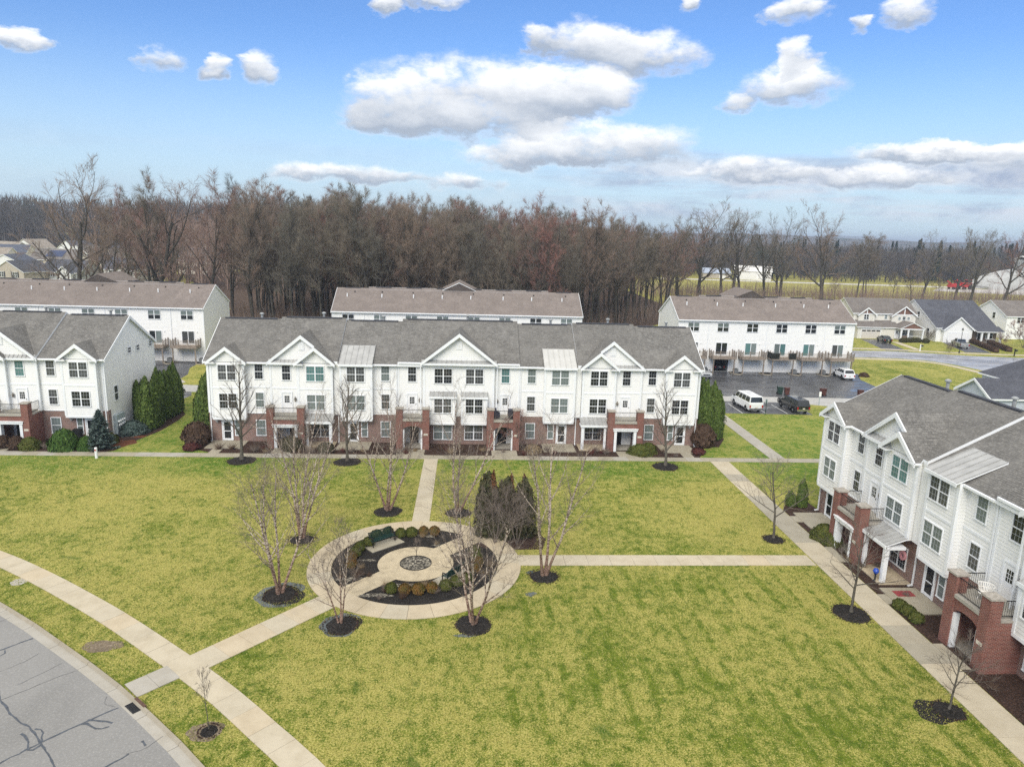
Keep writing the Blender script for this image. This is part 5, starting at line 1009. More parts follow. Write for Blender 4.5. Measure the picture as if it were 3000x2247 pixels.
t = thing('porch_chair', 'grey sling chair inside the brick arch of the near row', 'chair', (28.6, 33.1, .09), rad(140)); MB().prism([(-.28, -.25, .42), (.28, -.25, .42), (.28, .25, .4), (-.28, .25, .4)], (0, 0, -.03)).build('seat', 'ac_grey', t); MB().prism([(-.28, .25, .42), (.28, .25, .42), (.28, .42, 1.0), (-.28, .42, 1.0)], (0, .03, 0)).build('backrest', 'ac_grey', t)
for q in (-.31, .31): MB().bar((q, -.3, 0), (q, -.25, .62), .035).bar((q, -.25, .62), (q, .38, .66), .035).bar((q, .2, .4), (q, .35, 0), .035).bar((q, .25, .42), (q, .42, 1.02), .035).build('arm_frame', 'iron', t)
MB().box(27.75, 28.95, 40.05, 40.75, .078, .095).build('door_mat', 'red_mat', None, label='red door mat on the pad of the near row', cat='mat')
t = thing('wreath', 'pink wreath on the brick wall of the near row', 'wreath', (29.3, 42.45, 1.75), 0); mb = MB(); 
for i in range(16):
    a, b = 2 * math.pi * i / 16, 2 * math.pi * (i + 1) / 16; mb.bar((0, .24 * math.cos(a), .24 * math.sin(a)), (0, .24 * math.cos(b), .24 * math.sin(b)), .15)
mb.build('ring', 'pink_cloth', t)
t = thing('gazing_ball', 'blue glass ball on a stand in the near row bed', 'ornament', (27.5, 42.3, 0)); MB().lathe([(.16, 0), (.05, .1), (.05, .45), (.12, .5)], 10).build('stand', 'iron', t); MB().lathe([(.02, .5), (.13, .55), (.19, .67), (.19, .74), (.13, .86), (.02, .91)], 14).build('ball', 'blue_ball', t)
t = thing('grill', 'dark covered grill on the right middle balcony of the long row', 'grill', (4.75, 71.0, 3.22)); MB().box(-.5, .5, -.28, .28, .35, 1.0).build('cover', 'cushion_dark', t); MB().box(-.42, .42, -.2, .2, 0, .35).build('cart', 'black_plastic', t)
t = thing('wicker_chair', 'dark wicker chair on the right middle balcony of the long row', 'chair', (2.9, 71.2, 3.22), rad(20)); MB().box(-.36, .36, -.35, .35, .1, .45).build('seat', 'cushion_dark', t); MB().prism([(-.36, .3, .45), (.36, .3, .45), (.36, .42, .95), (-.36, .42, .95)], (0, .08, 0)).build('backrest', 'cushion_dark', t); MB().box(-.46, -.36, -.35, .4, .1, .65).build('armrest', 'cushion_dark', t); MB().box(.36, .46, -.35, .4, .1, .65).build('armrest', 'cushion_dark', t)
# posts, lamps, mailboxes
t = thing('utility_marker', 'short white utility post on the grass by the front walk', 'marker post', (-34.98, 66.6, 0)); MB().lathe([(.13, 0), (.13, 1.0), (.10, 1.06)], 8).build('post', 'white_paint', t); MB().box(-.06, .06, -.135, -.125, .75, .9).build('badge', 'lamp_red', t)
t = thing('sign_post', 'white-topped sign post at the alley edge', 'post', (48.4, 92.4, 0)); MB().box(-.04, .04, -.04, .04, 0, 1.9).build('post', 'utility_grey', t); MB().box(-.16, .16, -.07, -.045, 1.2, 1.9).build('plate', 'white_paint', t)
t = thing('sign_post', 'green sign post behind the white van', 'post', (38.55, 86.9, 0)); MB().box(-.035, .035, -.035, .035, 0, 2.0).build('post', 'bin_green', t); MB().box(-.15, .15, .036, .05, 1.5, 1.98).build('plate', 'utility_grey', t)
for x, y, lb, mt in ((94.7, 141.9, 'white mailbox post on the verge before the beige house', 'white_paint'), (112.4, 138.0, 'dark mailbox post on the verge at the right edge', 'black_plastic')):
    t = thing('mailbox', lb, 'mailbox', (x, y, 0)); MB().box(-.08, .08, -.08, .08, 0, 1.5).bar((-.08, 0, 1.05), (.5, 0, 1.05), .09).build('post', mt, t); MB().box(.05, .6, -.12, .12, 1.1, 1.34).build('box', 'black_plastic', t)
t = thing('street_lamp', 'black post-top street lamp before the slate-roofed house', 'street lamp', (102.4, 140.6, 0)); MB().lathe([(.18, 0), (.12, .4), (.06, .5), (.05, 4.2), (.1, 4.3)], 10).build('pole', 'iron', t); MB().lathe([(.1, 4.3), (.2, 4.85), (.24, 4.9)], 6).build('lantern', 'lamp_clear', t); MB().lathe([(.27, 4.9), (.1, 5.15), (.02, 5.35)], 6).build('cap', 'iron', t)
mb = MB(); r_ = random.Random(2); ring_ = []
for k in range(4): ring_.append([(.75 * math.cos(a) * (1 - k * .27) * r_.uniform(.8, 1.15), .55 * math.sin(a) * (1 - k * .27) * r_.uniform(.8, 1.15), .2 * k) for a in np.linspace(0, 2 * math.pi, 9)[:-1]])
for k in range(3):
    for i in range(8): j = (i + 1) % 8; mb.face([ring_[k][i], ring_[k][j], ring_[k + 1][j], ring_[k + 1][i]])
mb.face(ring_[3]); mb.build('boulder', 'rock', None, (-40.5, 100.6, 0), label='pale boulder at the corner of the left rear lot', cat='boulder')
t = thing('iron_trellis', 'small black iron trellis by the end wall of the left row', 'trellis', (-35.9, 73.2, 0), rad(-60)); mb = MB()
for x in (-.35, 0, .35): mb.bar((x, 0, 0), (x, 0, 1.35 if x else 1.6), .035)
for i in range(8): a, b = math.pi * i / 8, math.pi * (i + 1) / 8; mb.bar((.35 * math.cos(a), 0, 1.35 + .35 * math.sin(a)), (.35 * math.cos(b), 0, 1.35 + .35 * math.sin(b)), .035)
for z in (.5, .95): mb.bar((-.35, 0, z), (.35, 0, z), .03)
mb.build('frame', 'iron', t)
# far sheds and the storage building across the field
def shed(label, loc, rz, w_, d, ze, rise, wall, roof):
    t = thing('shed', label, 'shed', loc, rz, 'far sheds across the field'); MB().box(-w_ / 2, w_ / 2, 0, d, 0, ze).prism([(-w_ / 2, 0, ze), (-w_ / 2, d, ze), (-w_ / 2, d / 2, ze + rise)], (w_, 0, 0)).build('wall', wall, t)
    for q in (-1, 1):
        mb = MB(); up_slab(mb, [(-w_ / 2 - .4, d / 2 + q * (d / 2 + .4), ze + .05), (w_ / 2 + .4, d / 2 + q * (d / 2 + .4), ze + .05), (w_ / 2 + .4, d / 2, ze + rise + .25), (-w_ / 2 - .4, d / 2, ze + rise + .25)], .15); mb.build('roof', roof, t) if isinstance(roof, list) else mb.build('roof', [roof, roof], t)
    MB().box(w_ * .1, w_ * .1 + 3.4, -.05, 0, 0, ze - .6).build('roller_door', 'garage_white', t)
shed('white gabled shed across the field', (153, 379, 0), rad(-20), 19, 12, 4.6, 2.6, 'shed_white', 'shed_white'); shed('low blue-roofed shed across the field', (136, 387, 0), rad(-3), 15, 9, 2.8, 2.4, 'house_tan', 'shed_blue')
t = thing('storage_building', 'huge pale membrane-roofed storage building with a raised ridge box', 'storage building', (297, 356, 0), rad(-12)); t.scale = (.88, .88, .88)
prof = [(-34, 0, 1.5), (-28, 0, 6.2), (-18, 0, 9.8), (-9, 0, 11.6), (9, 0, 11.6), (18, 0, 9.8), (28, 0, 6.2), (34, 0, 1.5)]; mb = MB()
for (a, _, za), (b, _, zb_) in zip(prof, prof[1:]): mb.face([(a, -14, za), (b, -14, zb_), (b, 14, zb_), (a, 14, za)])
mb.face([(x, -14, z) for x, _, z in prof] + [(34, -14, 0), (-34, -14, 0)]).face(([(x, 14, z) for x, _, z in prof] + [(34, 14, 0), (-34, 14, 0)])[::-1]).face([(-34, -14, 0), (-34, -14, 1.5), (-34, 14, 1.5), (-34, 14, 0)]); mb.build('membrane_hall', 'membrane', t)
MB().box(-12, 10, -8, 8, 10.6, 17.5).build('ridge_box', 'membrane', t); mb = MB(); up_slab(mb, [(-12.6, -8.8, 17.4), (10.6, -8.8, 17.4), (10.6, 0, 19.6), (-12.6, 0, 19.6)], .3); up_slab(mb, [(-12.6, 8.8, 17.4), (10.6, 8.8, 17.4), (10.6, 0, 19.6), (-12.6, 0, 19.6)], .3); mb.build('roof', ['shed_white', 'shed_white'], t)
# ------------------------------------------------------------------ bare trees
class Tubes:
    def __init__(s): s.V = []; s.F3 = []; s.n = 0
    def tube(s, P_, R_, k):
        P_ = np.asarray(P_, float); n = len(P_); T = np.gradient(P_, axis=0); T /= np.linalg.norm(T, axis=1)[:, None] + 1e-9
        ref = np.array([.31, .17, .93]) if abs(T[0][2]) < .8 else np.array([.93, .3, .1]); U = np.cross(T, ref); U /= np.linalg.norm(U, axis=1)[:, None]; W = np.cross(T, U)
        a = np.arange(k) * 2 * np.pi / k; ring = P_[:, None, :] + (U[:, None, :] * np.cos(a)[None, :, None] + W[:, None, :] * np.sin(a)[None, :, None]) * np.asarray(R_)[:, None, None]
        s.V.append(ring.reshape(-1, 3)); i = np.arange(n - 1)[:, None] * k; j = np.arange(k)[None, :]; j2 = (j + 1) % k
        A, B, C_, D = (i + j), (i + j2), (i + k + j2), (i + k + j)
        s.F3.append(np.concatenate([np.stack([A, B, C_], -1).reshape(-1, 3), np.stack([A, C_, D], -1).reshape(-1, 3)]) + s.n); s.n += n * k
    def cones(s, B, T, r):
        B = np.asarray(B, float); T = np.asarray(T, float); m = len(B)
        if not m: return
        d = T - B; d /= np.linalg.norm(d, axis=1)[:, None] + 1e-9; U = np.cross(d, [.37, .21, .9]); U /= np.linalg.norm(U, axis=1)[:, None] + 1e-9; W = np.cross(d, U); r = np.broadcast_to(np.asarray(r, float).reshape(-1, 1), (m, 1))
        v = np.stack([B + U * r, B - U * r * .5 + W * r * .87, B - U * r * .5 - W * r * .87, T], 1).reshape(-1, 3); s.V.append(v); b = s.n + np.arange(m)[:, None] * 4
        s.F3.append(np.concatenate([b + np.array(q) for q in ((0, 1, 3), (1, 2, 3), (2, 0, 3))])); s.n += 4 * m
    def mesh(s, name, mat): return np_mesh(name, np.concatenate(s.V), np.concatenate(s.F3), mat)
def bare_tree(seed, H, stems=1, lean=3., r0=.02, clear=.35, lv=((11, 38, .34, .6), (5, 42, .45, .55), (5, 42, .5, .6)), tw=(6, .05, 40), top=.92, wob=.06, trop=.05, twr=.016, droop=0., wind=(0, 0, 0), tip=.25, bark_='bark_grey', twig='twigs', split=1, shape=.55):
    """lv per level: children, angle, length share, bend-up; tw: twigs per last branch, twig length / H, angle. Returns (trunk mesh, crown mesh)"""
    rng = np.random.default_rng(seed); tr, cr = Tubes(), Tubes(); wind = np.array(wind, float)
    B, T = [], []
    def perp(d):
        a = rng.normal(size=3); a -= d * (a @ d); return a / (np.linalg.norm(a) + 1e-9)
    def grow(p, d, L, r, lev):
        n = (9, 6, 4, 3, 3)[lev]; pts = [p]; q = p.copy(); d = d.copy()
        for i in range(n):
            d = d + rng.normal(size=3) * wob * (1 + .6 * lev) + np.array([0, 0, trop * (1 if lev else .3) - droop * lev * .25]) + wind * lev * .3; d /= np.linalg.norm(d); q = q + d * L / n; pts.append(q)
        pts = np.array(pts); R_ = np.linspace(r, r * (tip if lev else .3), n + 1)
        if lev == 0: R_[0] *= 1.45
        (tr if lev <= split else cr).tube(pts, R_, (8, 6, 4, 3, 3)[lev] if H > 3.5 else 5)
        S = np.linspace(0, 1, n + 1)
        def at(t): return np.array([np.interp(t, S, pts[:, i]) for i in range(3)])
        def dr(t): i = min(int(t * n), n - 1); v = pts[i + 1] - pts[i]; return v / np.linalg.norm(v)
        if lev < len(lv):
            nc, ang, ls, up = lv[lev]; t0 = clear if lev == 0 else .18; ph = rng.uniform(0, 6.28)
            for c in range(nc):
                t = t0 + (1 - t0) * (c + rng.uniform(.1, .9)) / nc; t = min(t, .985); dd = dr(t); u = perp(dd) if lev else None
                if lev == 0:
                    ph += 2.4 + rng.uniform(-.4, .4); e1 = np.cross(dd, [0.02, 1, 0]); e1 /= np.linalg.norm(e1); u = e1 * math.cos(ph) + np.cross(dd, e1) * math.sin(ph)
                a = rad(ang * rng.uniform(.7, 1.25) * (1.15 - .4 * t if lev == 0 else 1)); nd = dd * math.cos(a) + u * math.sin(a)
                tl = (t - t0) / (1 - t0); Lc = L * ls * rng.uniform(.75, 1.2) * ((1.12 - shape * tl) if lev == 0 else (1.1 - .45 * t)); rr = np.interp(t, S, R_) * rng.uniform(.5, .68)
                grow(at(t), nd, Lc, max(rr, twr * 1.2), lev + 1)
        if lev >= len(lv) - 1:
            k, tl_, ta = tw
            if lev == len(lv): pass
            else: k = max(2, k // 2)
            for c in range(k):
                t = .15 + .85 * (c + rng.uniform(0, 1)) / k; t = min(t, .99); dd = dr(t); a = rad(ta * rng.uniform(.5, 1.3)); nd = dd * math.cos(a) + perp(dd) * math.sin(a) + np.array([0, 0, .12 - droop]) + wind * .5; nd /= np.linalg.norm(nd); b = at(t); B.append(b); T.append(b + nd * H * tl_ * rng.uniform(.6, 1.3))
            B.append(pts[-2]); T.append(pts[-1] + d * H * tl_ * .8)
    for s in range(stems):
        a = 6.283 * s / stems + rng.uniform(-.5, .5); le = rad(lean * rng.uniform(.6, 1.3)); d = np.array([math.sin(le) * math.cos(a), math.sin(le) * math.sin(a), math.cos(le)]); o = np.array([math.cos(a), math.sin(a), 0]) * (r0 * H * 1.1 if stems > 1 else 0)
        grow(o + np.array([0, 0, -.05]), d, H * top * (rng.uniform(.82, 1) if s else 1), H * r0 * (1 if stems == 1 else .8), 0)
    cr.cones(B, T, twr); return tr.mesh('trunk', bark_), cr.mesh('crown', twig)
def tree(name, label, meshes, loc, rz=0., s=1., group=None, sx=None):
    t = thing(name, label, 'tree', loc, rz, group); t.scale = (s * (sx or 1), s * (sx or 1), s); link('trunk', meshes[0], t); link('crown', meshes[1], t); return t
# river birches round the ring walk
BI = [(-11.23, 40.57, 8.6, 4, 15, 'river birch with puddled mulch on the left side of the ring, nearest the street'), (-11.73, 48.58, 9.2, 4, 11, 'tall river birch left of the ring walk towards the houses'), (-6.15, 53.84, 9.0, 4, 17, 'river birch on the left of the straight path to the long row'), (-.54, 53.62, 9.0, 3, 19, 'river birch on the right of the straight path to the long row'), (5.27, 42.92, 9.8, 3, 13, 'big river birch beside the east path right of the ring'), (.57, 37.06, 8.0, 4, 15, 'stout river birch just below the ring walk'), (-6.99, 37.13, 5.2, 3, 13, 'small river birch where the diagonal path meets the ring')]
for i, (x, y, H, st, le, lb) in enumerate(BI):
    ms = bare_tree(100 + i, H, st, le, .0125, .22, ((10, 34, .38, .6), (5, 42, .5, .5)), (8, .09, 48), 1.0, .045, .06, .006, .03, bark_='bark_birch', twig='birch_twig', split=1, shape=.5, tip=.16)
    tree('river_birch', lb, ms, (x, y, .08), i * .9, 1., 'river birches round the ring walk'); sz = (1.0, .85, 1.15, 1.0, .92, 1.1, .8)[i]
    mound((x, y), sz, .16, 'mulch_black', 'mulch_ring', i, kind='structure')
    if i in (0, 6): disc((x, y + .05), sz * 1.5, .006, 'puddle', 'wet_ring', 22, .12, i, ry=sz * 1.45); disc((x + .2, y), sz * 1.24, .009, 'mulch_black', 'wet_ring_bed', 22, .12, i + 9)
for k, (x, y, rx, ry) in enumerate(((4.4, 43.5, .3, .22), (.2, 36.0, .6, .2), (4.2, 40.6, .35, .25), (-8.6, 42.3, .28, .7))): disc((x, y), rx, .007, 'puddle', 'puddle', 18, .25, k, ry=ry)
# street-side lindens
LI = [(-21.4, 66.24, 9.3, 'linden on the lawn before the left end of the long row'), (-11.4, 66.11, 8.3, 'linden before the left metal-roofed bay of the long row'), (19.58, 65.56, 8.2, 'linden on the lawn before the right end of the long row'), (23.3, 48.77, 5.8, 'young linden by the side path in the far right corner of the lawn'), (23.6, 38.13, 5.4, 'spreading bare tree beside the side path before the near row'), (23.65, 29.15, 3.7, 'smallest bare tree by the side path at lower right'), (-11.24, 28.45, 3.1, 'thin sapling between the kerb and the street walk')]
for i, (x, y, H, lb) in enumerate(LI):
    kw = dict(clear=.2, lv=((17, 50, .44, .6), (6, 40, .42, .5)), tw=(7, .06, 34), trop=.11, shape=.78, r0=.017, twr=.0075)
    if i in (3, 4, 5): kw = dict(clear=.3, lv=((13, 60, .6, .6), (7, 44, .45, .5)), tw=(8, .085, 42), trop=.05, shape=.7, r0=.017, twr=.006)
    if i == 6: kw = dict(clear=.45, lv=((9, 35, .3, .6), (4, 40, .4, .5)), tw=(5, .07, 34), trop=.1, shape=.6, r0=.008, twr=.005)
    ms = bare_tree(300 + i, H, bark_='bark_linden', twig='birch_twig' if 2 < i < 6 else 'sapling_bark', split=1, wob=.035, **kw); tree('linden_tree' if i < 3 else 'lawn_tree', lb, ms, (x, y, .05), i, 1., 'bare lawn trees by the walks')
    mound((x, y), (1.35, 1.3, 1.3, .8, 1.1, .75, .4)[i], .14, 'mulch_black', 'mulch_ring', 20 + i, kind='structure')
disc((22.9, 29.1), 1.0, .006, 'mulch_black', 'wet_ring', 20, .1, 77, ry=.85)
ms = bare_tree(350, 1.5, clear=.5, lv=((6, 55, .5, .6), (4, 40, .5, .5)), tw=(4, .14, 40), r0=.02, twr=.005, bark_='sapling_bark', twig='birch_twig'); tree('sapling', 'tiny bare sapling in the centre bed of the gravel round', ms, (*polar(.1, 60), .02))
ms = bare_tree(351, 4.2, 4, 16, .012, .2, ((8, 40, .4, .6), (5, 42, .45, .5)), (7, .09, 45), bark_='bark_linden', twig='twigs', twr=.008); tree('redbud_tree', 'low reddish bare shrub tree before the middle right porch of the long row', ms, (5.0, 70.6, 0)); tree('redbud_tree', 'low bare shrub tree before the left porch of the long row', ms, (-16.4, 70.3, 0), 2., .8)
# evergreens -------------------------------------------------------
def quads(C_, N_, sx, sy, rng, upv=None):
    """leaf quads at C_ facing N_, long axis leaning to upv"""
    m = len(C_); up = np.tile(np.array([0, 0, 1.]) if upv is None else upv, (m, 1)) if upv is None or np.ndim(upv) == 1 else upv
    U = np.cross(up, N_); U /= np.linalg.norm(U, axis=1)[:, None] + 1e-9; W = np.cross(N_, U); a = rng.normal(0, .5, m)[:, None]; U, W = U * np.cos(a) + W * np.sin(a), W * np.cos(a) - U * np.sin(a)
    sx = np.reshape(sx, (-1, 1)); sy = np.reshape(sy, (-1, 1)); V = np.stack([C_ - U * sx * .6 - W * sy * .4, C_ + U * sx * .6 - W * sy * .4, C_ + U * sx * .25 + W * sy * .6, C_ - U * sx * .25 + W * sy * .6], 1).reshape(-1, 3); return V, np.arange(4 * m).reshape(-1, 4)
def leafy(seed, H, prof, N, leaf, mat, core=.8, jag=.12, squash=1., name='crown', upward=.7):
    """a clump whose radius at height share t is prof(t): a shaded core under a ragged shell of small leaf sprays"""
    rng = np.random.default_rng(seed); ph = rng.uniform(0, 6.28, 6); am = rng.uniform(.3, 1, 6)
    def lump(a, t): return 1 + jag * (am[0] * np.sin(3 * a + ph[0] + 4 * t) + am[1] * np.sin(5 * a + ph[1] - 9 * t) + am[2] * np.sin(2 * a + 11 * t + ph[2]) + .6 * np.sin(9 * a + ph[3] + 17 * t)) * .6
    t = rng.random(N * 3); w_ = np.array([prof(x) for x in t]); keep = rng.random(N * 3) < w_ / w_.max() + .05; t = t[keep][:N]; a = rng.uniform(0, 6.283, len(t)); r = np.array([prof(x) for x in t]) * lump(a, t) * (1 - np.abs(rng.normal(0, .13, len(t))) + rng.random(len(t)) * .07)
    C_ = np.stack([r * np.cos(a), r * np.sin(a) * squash, t * H], 1); N_ = np.stack([np.cos(a), np.sin(a), np.full(len(t), .25)], 1) + rng.normal(0, .45, (len(t), 3)); N_ /= np.linalg.norm(N_, axis=1)[:, None]
    s_ = leaf * rng.uniform(.6, 1.4, len(t)); V, F = quads(C_, N_, s_, s_ * 1.7, rng)
    tt_ = np.linspace(0.01, .97, 14); k = 14; aa = np.arange(k) * 6.283 / k; VV = []
    for x in tt_: rr = prof(x) * core * lump(aa, x); VV.append(np.stack([rr * np.cos(aa), rr * np.sin(aa) * squash, np.full(k, x * H)], 1))
    VV = np.concatenate(VV); i = np.arange(13)[:, None] * k; j = np.arange(k)[None, :]; FF = np.stack([i + j, i + (j + 1) % k, i + k + (j + 1) % k, i + k + j], -1).reshape(-1, 4)
    return np_mesh(name, np.concatenate([V, VV]), np.concatenate([F, FF + len(V)]), mat)
p_arb = lambda R_: (lambda t: R_ * min(1, (t / .10 + .35)) * max(.02, 1 - max(0, t - .25) ** 1.7 / .75 ** 1.7) ** .75)
p_ball = lambda R_: (lambda t: R_ * max(.02, 1 - (2 * t - .9) ** 2 / 1.22) ** .5)
p_mound = lambda R_: (lambda t: R_ * max(.02, 1 - t ** 2.2) ** .6)
stemm = MB().lathe([(.09, -.02), (.08, .5), (.05, 1.2)], 8).mesh('trunk', ['bark_grey'])
p_col = lambda R_: (lambda t: R_ * min(1, (t / .08 + .45)) * max(.02, 1 - max(0, t - .45) ** 1.6 / .55 ** 1.6) ** .7)
def clump(seed, mat, n=4, leaf=.024, N=1500, core=.8):
    """one evergreen with several leaders of unequal height"""
    r_ = random.Random(seed); Vs, Fs, off = [], [], 0
    for k in range(n):
        h = (1., .93, .86, .78, .9)[k]; me = leafy(seed * 7 + k, h, p_col(.135), N, leaf, mat, core, .22); v = np.zeros(len(me.vertices) * 3, np.float32); me.vertices.foreach_get('co', v); v = v.reshape(-1, 3); a = k * 1.7 + r_.random(); d = 0 if k == 0 else .07 + .03 * r_.random(); v[:, 0] += d * math.cos(a); v[:, 1] += d * math.sin(a)
        f = np.zeros(len(me.polygons) * 4, np.int32); me.polygons.foreach_get('vertices', f); Vs.append(v); Fs.append(f.reshape(-1, 4) + off); off += len(v); bpy.data.meshes.remove(me)
    return np_mesh('crown', np.concatenate(Vs), np.concatenate(Fs), mat)
arbM = [clump(50 + k, 'fol_arb') for k in range(3)]
def evergreen(name, label, x, y, H, Rr, me, group, rz=0.):
    t = thing(name, label, 'tree', (x, y, 0), rz, group); link('trunk', stemm, t); c = link('crown', me, t); c.scale = (Rr / .19, Rr / .19, H); return t
for i, (x, y, H, r_) in enumerate(((-36.3, 78.6, 5.1, .75), (-35.7, 79.4, 5.3, .85), (-35.1, 77.1, 5.0, .7), (-34.6, 76.9, 5.9, .95), (-34.55, 78.6, 5.2, .8), (-35.0, 80.6, 6.1, .85), (-34.5, 81.6, 5.7, .75), (-34.5, 83.0, 5.6, .75), (-34.7, 84.6, 6.0, .8))):
    evergreen('arborvitae', ORD[i] + ' of nine clipped arborvitae by the left row, counted from its wall outwards', x, y, H, r_ * 1.05, arbM[i % 3], 'arborvitae by the end of the left row', i)
for i, (x, y, H, r_) in enumerate(((26.4, 75.0, 6.9, .95), (27.6, 75.9, 6.5, .95), (26.9, 77.9, 6.6, .9), (27.4, 74.9, 6.1, .75))): evergreen('arborvitae', ORD[i] + ' arborvitae in the clump at the right end of the long row', x, y, H, r_ * 1.1, arbM[(i + 1) % 3], 'arborvitae at the right end of the long row', 1 + i)
for i, (x, y, H, r_) in enumerate(((-27.8, 74.9, 5.9, .9), (-28.2, 77.0, 6.4, .9), (-27.9, 79.2, 6.2, .85))): evergreen('arborvitae', ORD[i] + ' arborvitae from the front at the left end of the long row', x, y, H, r_ * 1.05, arbM[i], 'arborvitae at the left end of the long row', i)
evergreen('arborvitae', 'small dark arborvitae at the far corner of the near row', 28.6, 55.4, 2.5, .42, arbM[0], None); evergreen('arborvitae', 'low dark arborvitae tucked beside the taller one at the near row corner', 27.7, 55.6, 1.4, .4, arbM[1], None)
arbD = clump(61, 'fol_arb_dark', 5, .026, 620, .5); arbT = leafy(521, 1., p_arb(.10), 420, .03, 'fol_dead', .4, .4); ms_l = bare_tree(370, 4.6, 6, 15, .007, .3, ((7, 34, .4, .6), (5, 40, .45, .5)), (6, .09, 45), bark_='birch_twig', twig='birch_twig', twr=.007, trop=.04)
for i, (x, y, H, lb) in enumerate(((1.7, 49.4, 5.1, 'dying dark arborvitae with an orange top, nearest the ring'), (3.1, 49.2, 4.8, 'middle dying arborvitae right of the ring'), (4.4, 49.5, 4.6, 'dying arborvitae behind the big birch trunk'))):
    t = evergreen('dying_arborvitae', lb, x, y, H, .88, arbD, 'dying arborvitae right of the ring', i); c = link('dead_top', arbT, t, (.35, -.1, H * .55)); c.scale = (2.6, 2.6, H * .47)
for i, (x, y, s_, lb) in enumerate(((2.2, 48.0, 1.0, 'mauve leafless shrub before the dying arborvitae, nearer the ring'), (3.8, 47.9, .95, 'mauve leafless shrub before the dying arborvitae, nearer the big birch'))): tree('leafless_shrub', lb, ms_l, (x, y, 0), i * 2.2, s_)
flat('shrub_bed', [(.6, 47.6), (2.6, 46.9), (5.6, 47.0), (6.0, 48.6), (5.4, 50.6), (1.2, 50.7), (.3, 49.4)], .0042, 'mulch_brown')
def bush(label, x, y, r, h, me, mat=None, group=None, name='bush', z=0., rz=0.):
    o = link(name, me, None, (x, y, z), rz, label, 'bush', group); o.scale = (r, r, h); return o
ball = [leafy(540 + k, 1., p_ball(1.), 1700, .10, m_, .82, .13) for k, m_ in enumerate(('fol_box', 'fol_box_rust', 'fol_box', 'fol_green', 'fol_brown', 'fol_arb_dark', 'fol_reddish'))]; mnd = [leafy(560 + k, 1., p_mound(1.), 1700, .08, m_, .86, .1) for k, m_ in enumerate(('fol_green', 'fol_box', 'fol_brown', 'fol_grasses'))]
BB = [(4.25, -172, 1), (4.4, 174.5, 1), (4.4, 164.5, 0), (4.5, 153.5, 0), (4.5, 141.5, 0), (5.05, 128, 0), (5.15, 117, 0), (4.55, 108, 2), (4.5, 98, 0), (4.7, 87, 1), (4.8, 77.5, 1)]
for i, (r, a, m_) in enumerate(BB): bush(('rust-tipped' if m_ == 1 else 'green') + ' round boxwood, ' + ORD[i] + ' along the far arc of the ring bed from the left', *polar(r, a), .36 + .035 * (i % 3), .62, ball[m_], group='round boxwoods in the ring bed')
for i, (r, a, m_) in enumerate(((4.1, -107.5, 0), (4.1, -95.5, 1), (4.05, -83.5, 1), (4.05, -71.5, 1), (4.15, -59, 0), (4.1, -47, 0), (4.3, -36.5, 2), (4.2, -16, 1), (4.2, -5, 1), (4.2, 6, 0), (4.25, 19, 0))): bush(('rust-tipped' if m_ == 1 else 'green') + ' round boxwood, ' + ORD[i] + ' along the near arc of the ring bed from the left', *polar(r, a), .36 + .03 * (i % 3), .60, ball[m_], group='round boxwoods in the ring bed')
for x, y, r, h, me, lb in ((-39.4, 69.4, 1.35, 2.0, mnd[0], 'large dense green bush left of the blue spruce'), (-37.2, 69.2, .8, 1.4, mnd[0], 'small green bush tucked against the blue spruce'), (-42.6, 69.3, 1.0, 1.15, mnd[1], 'low olive clipped bush by the left porch pier'), (-43.9, 69.3, .7, 1.2, ball[4], 'brown bush beside the left porch doorway'), (-45.4, 69.5, .8, 1.2, ball[4], 'brown bush at the left edge by the porch'), (25.6, 72.6, 1.25, 2.3, ball[4], 'tall brown round bush at the right end of the long row'), (-27.4, 71.4, 1.3, 2.2, ball[4], 'brown bush at the left end of the long row'), (-36.0, 71.6, .7, 1.0, mnd[1], 'yellowish low bush behind the blue spruce'),
    (18.0, 69.6, 1.25, 1.0, mnd[1], 'low clipped olive hedge bush right of the right porch'), (19.0, 70.1, .9, 1.05, mnd[1], 'second clipped olive bush right of the right porch'), (27.35, 48.9, 1.0, 1.15, mnd[1], 'olive clipped bush by the porch of the near row'), (27.5, 47.9, .7, 1.0, mnd[1], 'smaller olive bush against the near row porch'), (-17.6, 69.8, 1.1, 1.3, ball[5], 'dark bush left of the left porch doorway'), (24.3, 69.9, .7, .5, ball[6], 'low red-leaved shrub at the right end pad'), (-27.3, 69.6, .8, .6, ball[6], 'low red-leaved shrub at the left end pad'), (-14.0, 69.2, .8, .9, ball[5], 'dark low shrub under the left lean-to porch'), (6.9, 69.9, .9, .8, mnd[3], 'straw-coloured low shrub by the middle right pad'), (66.6, 113.4, .8, .7, mnd[2], 'brown bush at the corner behind the white car')):
    bush(lb, x, y, r, h, me)
for i, (x, y) in enumerate(((27.0, 38.7), (27.1, 38.0), (27.1, 37.2))): bush(ORD[i] + ' small round boxwood from the far end beside the near row pad', x, y, .42, .6, ball[0], group='small boxwoods by the near row pad')
for i, (x, y) in enumerate(((98.8, 154.6), (100.2, 155), (101.5, 155.2), (102.8, 155.4), (104.2, 154.6))): bush('low dark bush, ' + ORD[i] + ' before the beige house porch', x, y, .8, 1.0, ball[5], group='bushes before the beige house')
